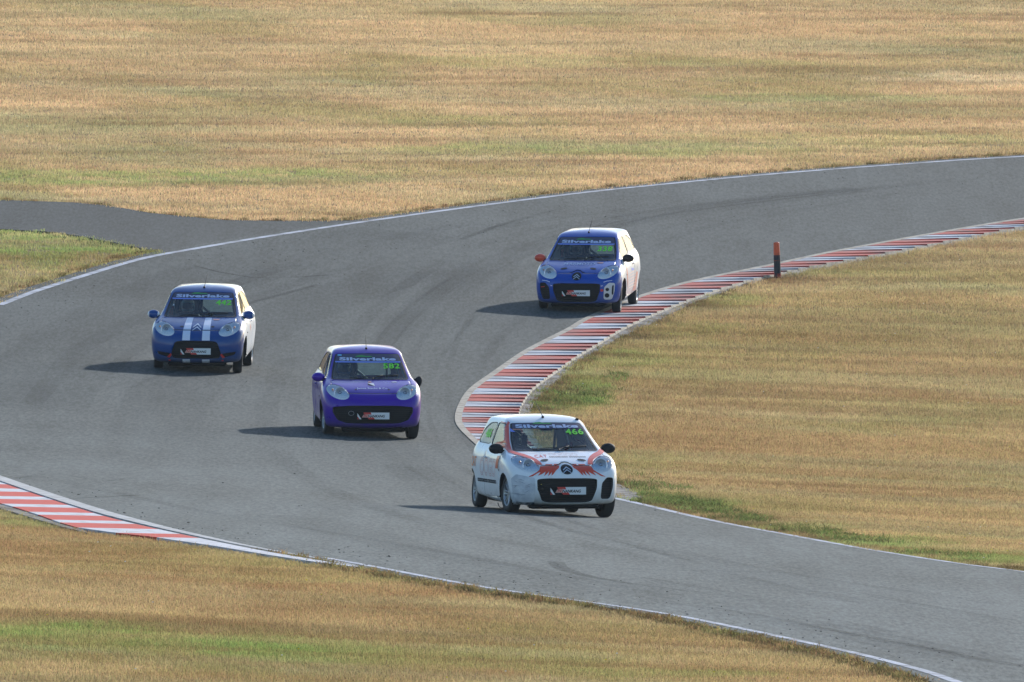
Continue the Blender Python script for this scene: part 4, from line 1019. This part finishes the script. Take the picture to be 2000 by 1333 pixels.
    b2 = bmesh.new(); box(b2, (0, -.60, .86), (1.24, .36, .10), .03); box(b2, (-.33, -.42, .90), (.36, .12, .08), .02); part('dashboard', b2, M_INT)
    b2 = bmesh.new()
    for k in range(24):
        pass
    wm = Matrix.Translation((-.33, -.16, .80)) @ Matrix.Rotation(R(68), 4, 'X')
    pts = [wm @ Vector((.17*math.cos(k*math.pi/12), .17*math.sin(k*math.pi/12), 0)) for k in range(25)]
    tube(b2, [Vector(p) for p in pts], .016, 8)
    for k in (0, 4, 8): tube(b2, [wm @ Vector((0, 0, 0)), wm @ Vector((.165*math.cos(k*math.pi/6), .165*math.sin(k*math.pi/6), 0))], .012, 6)
    tube(b2, [wm @ Vector((0, 0, 0)), (-.33, -.5, .70)], .02, 6); part('steering_wheel', b2, M_BLK)
    b2 = bmesh.new()
    sx_ = -.33
    box(b2, (sx_, .60, .40), (.46, .50, .14), .04); box(b2, (sx_, .84, .80), (.48, .12, .76), .05, Matrix.Rotation(R(-10), 4, 'X')); box(b2, (sx_-.20, .74, 1.02), (.07, .26, .22), .03); box(b2, (sx_+.20, .74, 1.02), (.07, .26, .22), .03); box(b2, (sx_-.22, .70, .62), (.07, .34, .30), .03); box(b2, (sx_+.22, .70, .62), (.07, .34, .30), .03)
    part('racing_seat', b2, M_SEAT)
    b2 = bmesh.new()                                          # roll cage
    hoop = [(-.58, .98, .30), (-.60, .98, .92), (-.50, .98, 1.22), (-.40, .98, 1.29), (.40, .98, 1.29), (.50, .98, 1.22), (.60, .98, .92), (.58, .98, .30)]
    tube(b2, hoop, .021); tube(b2, [(-.44, .98, 1.27), (.58, .98, .42)], .024)
    for s_ in (-1, 1):
        tube(b2, [(s_*.42, .98, 1.28), (s_*.46, .40, 1.315), (s_*.49, -.12, 1.27), (s_*.60, -.72, .93), (s_*.62, -.80, .4)], .020)
        tube(b2, [(s_*.40, .98, 1.26), (s_*.44, 1.40, .72)], .02)
        tube(b2, [(s_*.60, .98, .45), (s_*.62, -.3, .75), (s_*.62, -.75, .50)], .02)
    tube(b2, [(-.49, -.12, 1.285), (.49, -.12, 1.285)], .02); tube(b2, [(-.58, .98, .72), (.58, .98, .72)], .018)
    part('roll_cage', b2, cfg.get('cage', M_CAGE))
    b2 = bmesh.new(); box(b2, (.02, -.18, 1.22), (.20, .03, .06), .015); tube(b2, [(.02, -.18, 1.25), (.02, -.20, 1.31)], .01, 6); part('rear_view_mirror', b2, M_BLK)
    # mirrors
    for s_ in (-1, 1):
        mp = cfg['mirror'][0 if s_ < 0 else 1]; c = Vector((s_*.83, -.70, .945)); rot = Matrix.Identity(4)
        if mp == 'broken': c = Vector((s_*.80, -.72, .86)); rot = Matrix.Rotation(R(24), 4, 'Y') @ Matrix.Rotation(R(30), 4, 'Z')
        b2 = bmesh.new(); M0 = Matrix.Translation(c) @ rot
        bmesh.ops.create_uvsphere(b2, u_segments=20, v_segments=12, radius=1, matrix=M0 @ Matrix.Diagonal((.108 if mp != 'broken' else .06, .085, .075 if mp != 'broken' else .11, 1)))
        for v in b2.verts:
            q = (M0.inverted() @ v.co)
            if q.y > .03: q.y = .03; v.co = M0 @ q
        mo = part('wing_mirror', b2, M_BLK if mp in ('black', 'broken') else mp)
        b2 = bmesh.new(); tube(b2, [Vector((s_*.66, -.74, .90)), Vector((s_*.735, -.73, .905)), c-Vector((s_*.05, 0, .04))], [.034, .026, .03], 8); part('mirror_stalk', b2, M_BLK, mo)
        b2 = bmesh.new(); bmesh.ops.create_circle(b2, cap_ends=True, segments=20, radius=1, matrix=M0 @ Matrix.Translation((0, .032, 0)) @ Matrix.Rotation(R(90), 4, 'X') @ Matrix.Diagonal((.092, .062, 1, 1))); part('mirror_glass', b2, M_CHROME, mo)
    # wiper, washer jets, aerial
    b2 = bmesh.new()
    def onws(x, z, off): p, nn = hit(x, z, 'F'); return p+nn*off
    tube(b2, [onws(-.34, .935, .008), onws(-.05, .955, .010), onws(.22, .972, .010), onws(.48, .978, .008)], .006, 6)
    tube(b2, [onws(.05, .925, .012), onws(.14, .950, .020), onws(.22, .972, .014)], .008, 6); tube(b2, [onws(.05, .915, .008), onws(.05, .928, .018)], .012, 8)
    part('wiper', b2, M_BLK)
    b2 = bmesh.new(); ax_ = cfg.get('aerial', .34); al = cfg.get('aerial_lean', .0); p, nn = Vector((.0, -.02, 1.372)), Vector((0, 0, 1))
    bmesh.ops.create_uvsphere(b2, u_segments=12, v_segments=8, radius=1, matrix=Matrix.Translation((0, -.02, 1.385)) @ Matrix.Diagonal((.020, .034, .022, 1)))
    tube(b2, [(0, -.02, 1.39), (al*.5, .06, 1.39+ax_*.5), (al, .16, 1.39+ax_)], [.006, .005, .004], 6); part('aerial', b2, M_BLK)
    for s_ in ((-1, 1)):
        if facel: sticker('bonnet_pin', [ellipse(s_*.275, .795, .062, .014, -s_*R(6), 16)], 'F', .006, M_BLKG, bon)
        else: sticker('bonnet_pin', [ellipse(s_*.27, .775, .018 if cfg['num'] == '582' else .03, .010, 0, 12)], 'F', .006, M_BLKG, bon)
    # maker's double chevron
    ez = .668 if facel else (.775 if cfg['num'] == '442' else None)
    if ez:
        if facel: em = sticker('emblem', [ellipse(0, ez, .088, .070, 0, 28)], 'F', .007, M_BLKG)
        ch = []
        k = 1.0 if facel else 1.25
        for dz in (.018, -.018): ch.append([(-.058*k, ez+(dz-.024)*k), (0, ez+(dz+.018)*k), (.058*k, ez+(dz-.024)*k), (.058*k, ez+(dz-.038)*k), (0, ez+(dz+.001)*k), (-.058*k, ez+(dz-.038)*k)])
        sticker('chevron' if facel else 'emblem', ch, 'F', .012, M_LOGO, em if facel else None)
    if not facel: sticker('bonnet_line', [[(-.40, .7195), (0, .714), (.40, .7195), (.40, .727), (0, .7215), (-.40, .727)]], 'F', .005, M_BLKS)
    # number plate with the tyre sponsor
    def plate():
        b2 = bmesh.new(); y = -1.872; zc = .365; bevel = box(b2, (0, y+.006, zc), (.53, .012, .113), .003)
        o = part('number_plate', b2, M_BLKS, smooth=False)
        def flat(nm, polys, m, k):
            b3 = bmesh.new()
            for pl in polys:
                if isinstance(pl, tuple): vs, ts = pl
                else: vs, ts = pl, tessellate_polygon([[Vector((p[0], p[1], 0)) for p in pl]])
                q = [b3.verts.new((p[0], y-.002-k*.0015, p[1])) for p in vs]
                for t in ts:
                    try: b3.faces.new([q[i] for i in t])
                    except ValueError: pass
            part(nm, b3, m, o, False)
        h = .055
        flat('plate_print', [[(-.06, zc-h), (-.10, zc-.015), (-.10, zc+.015), (-.05, zc+h), (.262, zc+h), (.262, zc-h)]], M_WHT, 0)
        flat('plate_print', [[(-.262, zc+.045), (-.195, zc-h), (-.225, zc-h), (-.262, zc-.005)]], M_WHT, 0)
        flat('plate_print', [[(-.262, zc-.012), (-.232, zc-h), (-.262, zc-h)]], M_SRED, 1); flat('plate_print', [[(-.165, zc+h), (-.045, zc+h), (-.03, zc+.022), (-.15, zc+.022)]], M_SRED, 1); flat('plate_print', [[(-.10, zc-.025), (.005, zc-.025), (.025, zc-h), (-.075, zc-h)]], M_SRED, 1)
        flat('plate_print', [[(-.19, zc-.026), (-.165, zc+.018), (-.07, zc+.030), (-.08, zc-.026)]], M_PINK, 2)
        flat('plate_print', [text_shape('N', .06, .04, -.13, zc+.002, .02, .3)], M_SRED, 3)
        flat('plate_print', [text_shape('NANKANG', .275, .042, .05, zc-.004, .022, .25)], M_BLKS, 3)
    plate()
    # windscreen banner and number
    zt, dz = cfg['ban']
    hw = lambda z: .515+(1.29-z)*.33
    z0_, z1_ = zt-.035, 1.298
    sticker('sun_strip', [[(-hw(z0_)+.012, z0_), (hw(z0_)-.012, z0_), (hw(z1_)-.02, z1_), (-hw(z1_)+.02, z1_)]], 'F', .004, M_SBAND, wso)
    if dz: sticker('sun_strip_edge', [[(-hw(z0_)+.012, z0_-.020), (hw(z0_)-.012, z0_-.020), (hw(z0_)-.012, z0_), (-hw(z0_)+.012, z0_)]], 'F', .006, M_SLINE, wso)
    sticker('banner_lettering', [text_shape('Silverlake', .93, .050, 0, zt, .045, 0, space=1.05)], 'F', .007, M_STEXT, wso)
    sticker('banner_logo', [[(-.21, zt+.030), (-.16, zt+.052), (-.09, zt+.058), (-.03, zt+.046), (.05, zt+.046), (.09, zt+.030)]], 'F', .007, M_DKGREEN, wso)
    nz = cfg['numz']; sticker('race_number', [text_shape(cfg['num'], .27, .080, .38, nz, .03, 0, space=1.1)], 'F', .006, M_GREEN, wso)
    cfg['livery'](sticker, part, bon, root)
    # wheels
    for (L_, s_) in ((1.17, -1), (1.17, 1), (-1.17, -1), (-1.17, 1)):
        w = bpy.data.objects.new('wheel', WHEEL_ME); COL.objects.link(w); w.parent = root
        w.location = (s_*.688, -L_, .276); st = cfg['steer'] if L_ > 0 else 0
        w.rotation_euler = (random.random()*6, 0, st) if s_ > 0 else (random.random()*6, 0, st+math.pi)
        w.rotation_mode = 'XYZ'
        camb = R(-1.0)
        t = bpy.data.objects.new('tyre', TYRE_ME); COL.objects.link(t); t.parent = w
        t = bpy.data.objects.new('brake_disc', BRAKE_ME); COL.objects.link(t); t.parent = w
    bpy.context.view_layer.update()
    drv = cfg['driver']
    lm = bpy.data.objects.new('tmp', None); lm.matrix_world = root.matrix_world @ BM
    COL.objects.link(lm); bpy.context.view_layer.update()
    person(lm, -.33, *drv)
    bpy.data.objects.remove(lm)
    return root

# --- liveries -------------------------------------------------------------------
def liv466(st, part, bon, root):
    for s_ in (-1, 1):
        f = lambda P: [(s_*x, z) for x, z in P]
        band = [(.335, .735), (.35, .772), (.385, .812), (.44, .848), (.52, .880), (.60, .902), (.645, .925), (.70, .955), (.71, .90), (.64, .872), (.55, .845), (.48, .815), (.43, .778), (.405, .735)]
        st('red_wave', [f(band)], 'F', .006, M_ORED, cell=.025)
        fan = [(.375, .712), (.09, .725), (.11, .690), (.16, .655), (.205, .605), (.235, .583), (.232, .60), (.222, .635), (.255, .60), (.285, .578), (.272, .61), (.262, .645), (.30, .607), (.345, .575), (.325, .61), (.315, .64), (.36, .61), (.43, .582), (.41, .605), (.385, .635), (.43, .62), (.50, .575), (.58, .56), (.50, .60), (.44, .632), (.40, .66)]
        st('red_lashes', [f(fan)], 'F', .005, M_ORED, cell=.03)
        st('red_lashes', [f([(.30, .728), (.20, .728), (.185, .742), (.285, .742)]), f([(.175, .728), (.115, .728), (.10, .745), (.16, .745)])], 'F', .0045, M_ORED, bon)
    # red pillar on the driver's side, running up over the door edge
    st('red_pillar', [[(-.685, .90), (-.64, .925), (-.622, 1.03), (-.585, 1.15), (-.545, 1.27), (-.515, 1.305), (-.535, 1.325), (-.60, 1.235), (-.645, 1.10), (-.70, .97)]], 'F', .007, M_ORED, cell=.02)
    st('red_roof_edge', [[(.76, .985), (.62, 1.065), (.24, 1.285), (.10, 1.308), (-.2, 1.318), (-.2, 1.305), (.13, 1.295), (.23, 1.262), (.60, 1.046), (.70, .98)]], 'L', .006, M_ORED, cell=.02)
    st('bonnet_lettering', [text_shape('CAT', .19, .036, -.285, .848, .0, .2, space=1.15)], 'F', .004, M_SRED, bon)
    st('bonnet_lettering', [text_shape('OOGOO', .42, .046, .06, .868, 0, 0, outline=True)], 'F', .004, M_PINK, bon)
    st('bonnet_lettering', [text_shape('ooooooooo oooooooo', .54, .012, .10, .838, .01, 0)], 'F', .0045, M_BLKS, bon)
    st('bonnet_line', [[(-.36, .724), (-.16, .724), (-.10, .742), (-.05, .764), (0, .772), (.05, .764), (.10, .742), (.16, .724), (.36, .724), (.36, .718), (.15, .717), (.09, .734), (.045, .756), (0, .763), (-.045, .756), (-.09, .734), (-.15, .717), (-.36, .718)]], 'F', .006, M_BLKS)
    o = st('taped_bumper_corner', [roundpoly([(-.745, .20), (-.775, .54), (-.72, .60), (-.47, .55), (-.475, .19), (-.70, .165)], .1)], 'F', .010, M_TAPE, cell=.03)
    o['label'] = 'bumper corner wrapped in wrinkled white tape'
    r = random.Random(3)
    for i in range(11):
        z = r.uniform(.24, .53); x = r.uniform(-.74, -.54); w = r.uniform(.04, .13); a_ = r.uniform(-.03, .03)
        st('tape_crease', [[(x-w/2, z-a_), (x, z+.006), (x+w/2, z+a_), (x, z-.002)]], 'F', .013, mat('crease', (.26, .28, .36), .6) if i == 0 else bpy.data.materials['crease'], o)
    st('scuffed_edge', [[(-.72, .17), (-.70, .215), (-.60, .20), (-.47, .21), (-.46, .17)]], 'F', .014, M_SCUFF)
    b2 = bmesh.new(); tube(b2, [(-.40, -1.83+.005*0, .40)]*1+[(-.40+.045*math.cos(t), -1.842, .40+.052*math.sin(t)) for t in [i*math.pi/8 for i in range(17)]], .004, 6); part('towing_eye', b2, M_INT)
    st('tow_arrow', [ellipse(-.385, .455, .008, .008, 0, 10)], 'F', .006, mat('yellow_tape', (.7, .55, .05), .5))
    st('door_lettering', [text_shape('CAT', .36, .15, -1.0, .72, .02, 0)], 'L', .005, M_ORG)
    st('door_lettering', [text_shape('OOGO', 1.15, .26, .02, .66, 0, 0, outline=True)], 'L', .005, M_SRED)
    st('door_lettering', [text_shape('OOOOOOOOO OOOOOOOO', 1.35, .055, -.05, .46, .05, 0)], 'L', .005, M_BLKS)
    st('door_panel', [[(.62, .66), (.62, .84), (.80, .84), (.80, .66)]], 'L', .009, M_ORED)
    b2 = bmesh.new(); tube(b2, [(-.70, -.45+.25*math.cos(t), .145-.07*math.sin(t)) for t in [i*math.pi/12 for i in range(13)]], .006, 6); part('hanging_cable', b2, M_BLK)
    b2 = bmesh.new(); box(b2, (.50, -.06, 1.352), (.05, .05, .03), .008); part('roof_camera', b2, M_BLK)
    st('windscreen_sticker', [[(-.555, 1.18), (-.55, 1.24), (-.49, 1.175)]], 'F', .004, M_SLINE)
    for ax in 'LR': st('window_number', [text_shape('466', .36, .14, -.72, 1.14, .05, 0, mirror=ax == 'R')], ax, .004, M_GREEN)
def liv582(st, part, bon, root):
    st('bonnet_lettering', [text_shape('James Stacks & Co', .50, .028, 0, .792, .012, 0, arc=-.0)], 'F', .004, M_STEXT, bon)
    st('bonnet_crest', [[(-.055, .865), (.045, .865), (.055, .825)]], 'F', .004, M_WHT, bon)
    st('bonnet_crest', [[(-.055, .862), (-.05, .84), (.045, .827)]], 'F', .004, M_BLKS, bon)
    st('bonnet_crest', [[(-.045, .874), (-.03, .892), (.0, .892), (.02, .874)]], 'F', .004, M_PINK, bon)
    st('bonnet_sticker', [[(.34, .887), (.42, .890), (.44, .880), (.36, .878)]], 'F', .004, M_WHT, bon)
    st('tax_sticker', [[(-.485, 1.268), (-.42, 1.268), (-.42, 1.288), (-.48, 1.288)]], 'F', .0075, mat('pale_blue_sticker', (.15, .55, .8), .4))
    b2 = bmesh.new(); tube(b2, [(-.36+.045*math.cos(t), -1.83, .405+.035*math.sin(t)) for t in [i*math.pi/8 for i in range(17)]], .003, 6); part('towing_eye', b2, M_CAGE)
def liv442(st, part, bon, root):
    wv = mat('stripe_white', (.70, .73, .86), .35, coat=.4)
    for s_ in (-1, 1):
        st('bonnet_stripe', [[(s_*.105, .728), (s_*.235, .728), (s_*.215, .903), (s_*.105, .903)]], 'F', .004, wv, bon)
        st('bumper_stripe', [[(s_*.105, .552), (s_*.24, .552), (s_*.235, .714), (s_*.105, .714)]], 'F', .004, wv)
        st('bumper_stripe', [[(s_*.105, .165), (s_*.235, .165), (s_*.235, .225), (s_*.105, .225)]], 'F', .004, wv)
        st('tow_strap', [[(s_*.42, .30), (s_*.44, .33), (s_*.50, .265), (s_*.46, .25)], [(s_*.44, .15), (s_*.47, .15), (s_*.475, .22), (s_*.445, .22)]], 'F', .012, M_SRED)
    st('bonnet_sticker', [[(.24, .885), (.36, .887), (.35, .872), (.26, .872)]], 'F', .005, M_PINK, bon)
    for ax in 'LR': st('door_sticker', [[(-.1, .70), (.0, .76), (.10, .70), (.0, .62)]], ax, .004, M_PINK)
    st('windscreen_sticker', [ellipse(-.49, 1.10, .014, .012, 0, 10)], 'F', .004, M_WHT)
def liv338(st, part, bon, root):
    st('bonnet_lettering', [text_shape('MARMOTO', .58, .030, -.02, .866, .02, 0, space=1.1)], 'F', .004, M_STEXT, bon)
    st('bonnet_lettering', [text_shape('SPORT', .46, .014, -.06, .845, .01, 0, space=1.6)], 'F', .004, M_SLINE, bon)
    st('bonnet_sticker', [ellipse(.36, .882, .065, .008, 0, 16)], 'F', .005, M_PINK, bon)
    st('bonnet_line', [[(-.36, .724), (-.16, .724), (-.10, .742), (-.05, .764), (0, .772), (.05, .764), (.10, .742), (.16, .724), (.36, .724), (.36, .718), (.15, .717), (.09, .734), (.045, .756), (0, .763), (-.045, .756), (-.09, .734), (-.15, .717), (-.36, .718)]], 'F', .006, M_BLKS)
    for s_ in (-1, 1):
        st('bumper_lettering', [[(s_*.50, .57), (s_*.56, .59), (s_*.66, .598), (s_*.655, .588), (s_*.56, .578), (s_*.51, .56)]], 'F', .004, M_STEXT)
        st('bumper_sticker', [[(s_*.455, .50), (s_*.49, .505), (s_*.49, .495), (s_*.455, .49)]], 'F', .004, M_STEXT)
    st('bumper_sticker', [ellipse(.475, .415, .028, .024, 0, 14)], 'F', .004, M_SRED)
    st('grille_sticker', [[(-.68, .475), (-.60, .485), (-.61, .47), (-.68, .462)]], 'F', .002, M_SRED)
    for ax in 'LR':
        st('side_flash', [[(.80, .90), (.86, .66), (.70, .45), (.55, .30), (.62, .55)], [(-.20, .28), (-.55, .62), (-.75, .60), (-.60, .26)]], ax, .004, M_PINK)
        for k in range(6): st('side_lettering', [[(-.5, .36+.055*k), (.45, .36+.055*k), (.45, .376+.055*k), (-.5, .376+.055*k)]], ax, .005, mat('faint_pink', (.72, .55, .50), .4) if k == 0 and ax == 'L' else bpy.data.materials['faint_pink'])
        st('side_flash', [[(-.2, .70), (.1, .73), (.1, .68), (-.2, .66)]], ax, .005, M_SLINE)

WHITE = (.84, .85, .87)
H_DARK = mat('helmet_black', (.015, .015, .02), .3); H_WHITE = mat('helmet_white', (.55, .58, .62), .3); H_BLUE = mat('helmet_blue', (.05, .12, .30), .3); H_GREY = mat('helmet_grey', (.2, .24, .28), .3)
S_DARK = mat('race_suit_black', (.018, .018, .025), .8); S_BLUE = mat('race_suit_blue', (.02, .05, .14), .8); S_GREY = mat('race_suit_grey', (.08, .09, .10), .8)
V_DARK = mat('visor_smoked', (.02, .022, .026), .1)
CARS = [
    dict(num='466', facelift=True, pos=(.0476*10, 250.60, .1995, -.0593), paint=paint('paint_white', WHITE), mirror=('black', 'black'), ban=(1.255, 0), numz=1.178, livery=liv466, steer=R(6), aerial=.22, aerial_lean=-.08,
         driver=(S_DARK, H_DARK, V_DARK, 'driver in a black helmet and dark suit inside the white and red car 466'), label='white hatchback with red headlight swooshes, red pillar and green number 466'),
    dict(num='582', facelift=False, pos=(-.2392*10, 282.73, .0765, -.0525), paint=paint('paint_purple', (.050, .004, .34)), mirror=(None, 'broken'), ban=(1.222, 1), numz=1.118, livery=liv582, steer=R(5), aerial=.20,
         driver=(S_BLUE, H_BLUE, V_DARK, 'driver in a blue helmet behind the wheel of the purple car 582'), label='plain purple hatchback with a broken black mirror and green number 582'),
    dict(num='442', facelift=False, pos=(-.539*10, 300.59, -.0589, -.0516), paint=paint('paint_blue', (.002, .055, .24), WHITE), mirror=(None, None), ban=(1.245, 1), numz=1.145, livery=liv442, steer=R(4), aerial=.22, aerial_lean=.04,
         driver=(S_GREY, H_WHITE, V_DARK, 'driver in a white helmet inside the blue car with two white bonnet stripes'), label='blue hatchback with two white bonnet stripes, white flanks and green number 442'),
    dict(num='338', facelift=True, pos=(.1417*10, 322.51, -.1359, -.0636), paint=paint('paint_bright_blue', (.001, .060, .38), WHITE), mirror=('red', 'black'), ban=(1.228, 1), numz=1.108, livery=liv338, steer=R(4), aerial=.26, aerial_lean=.05,
         driver=(S_DARK, H_GREY, V_DARK, 'driver in a grey helmet inside the bright blue car riding the kerb'), label='bright blue hatchback with one red mirror and number 338, riding the kerb')]
random.seed(8)
for c in CARS:
    c['mirror'] = tuple(M_ORED if m_ == 'red' else (c['paint'] if m_ is None else m_) for m_ in c['mirror'])
    make_car(c)

# ------------------------------------------------------------------ marker post
def post():
    gx, gy = G(1519, 541); root = bpy.data.objects.new('marker_post', None); COL.objects.link(root); root.location = (gx, gy, float(gz(gx, gy))-.03); root.rotation_euler = (R(-1), R(-3.2), 0)
    tag(root, 'orange topped black rubber marker post standing at the edge of the kerb', 'marker post')
    def cyl(name, z0, z1, r0, r1, m, cap=False):
        r0 *= 1.1; r1 *= 1.1
        bm = bmesh.new(); n = 24; prof = [(z0, r0), (z0+(z1-z0)*.33, r0*.99), (z0+(z1-z0)*.66, r1*1.01), (z1, r1)]
        if cap: prof += [(z1+.012, r1*.93), (z1+.022, r1*.75), (z1+.026, r1*.4), (z1+.027, .001)]
        rs_ = [[bm.verts.new((r*math.cos(k*2*math.pi/n), r*math.sin(k*2*math.pi/n), z)) for k in range(n)] for z, r in prof]
        for A, B in zip(rs_, rs_[1:]):
            for k in range(n): bm.faces.new((A[k], A[(k+1) % n], B[(k+1) % n], B[k]))
        return bobj(name, bm, m, root)
    mo = noise_col(mat('post_orange', (.6, .1, .03), .6), (.30, .05, .03), (.66, .11, .035), 9, .3, .55)
    mk = noise_col(mat('post_black', (.02, .02, .025), .65), (.018, .02, .028), (.10, .03, .025), 11, .55, .75)
    mr = noise_col(mat('post_red_scuff', (.25, .05, .03), .7), (.05, .02, .02), (.42, .06, .03), 12, .4, .6)
    cyl('post_top', .45, .675, .056, .052, mo, True); cyl('post_shaft', .10, .45, .060, .0575, mk); cyl('post_band', .335, .352, .0612, .0612, mr); cyl('post_base', .0, .10, .064, .0615, mr)
post()

# ------------------------------------------------------------------ the dusty air between the camera and the corner
bm = bmesh.new(); box(bm, (0, 600, 23), (1500, 1900, 56)); hz = bobj('haze', bm, None, None, False); hz['kind'] = 'stuff'; hz['label'] = 'thin pale summer haze over the circuit'
mh = bpy.data.materials.new('haze'); mh.use_nodes = True; mh.node_tree.nodes.clear()
ho = N(mh.node_tree, 'ShaderNodeOutputMaterial'); hv = N(mh.node_tree, 'ShaderNodeVolumePrincipled')
hv.inputs['Color'].default_value = (.70, .85, 1.0, 1); hv.inputs['Density'].default_value = .00004; hv.inputs['Anisotropy'].default_value = .3
mh.node_tree.links.new(hv.outputs[0], ho.inputs['Volume']); hz.data.materials.clear(); hz.data.materials.append(mh)
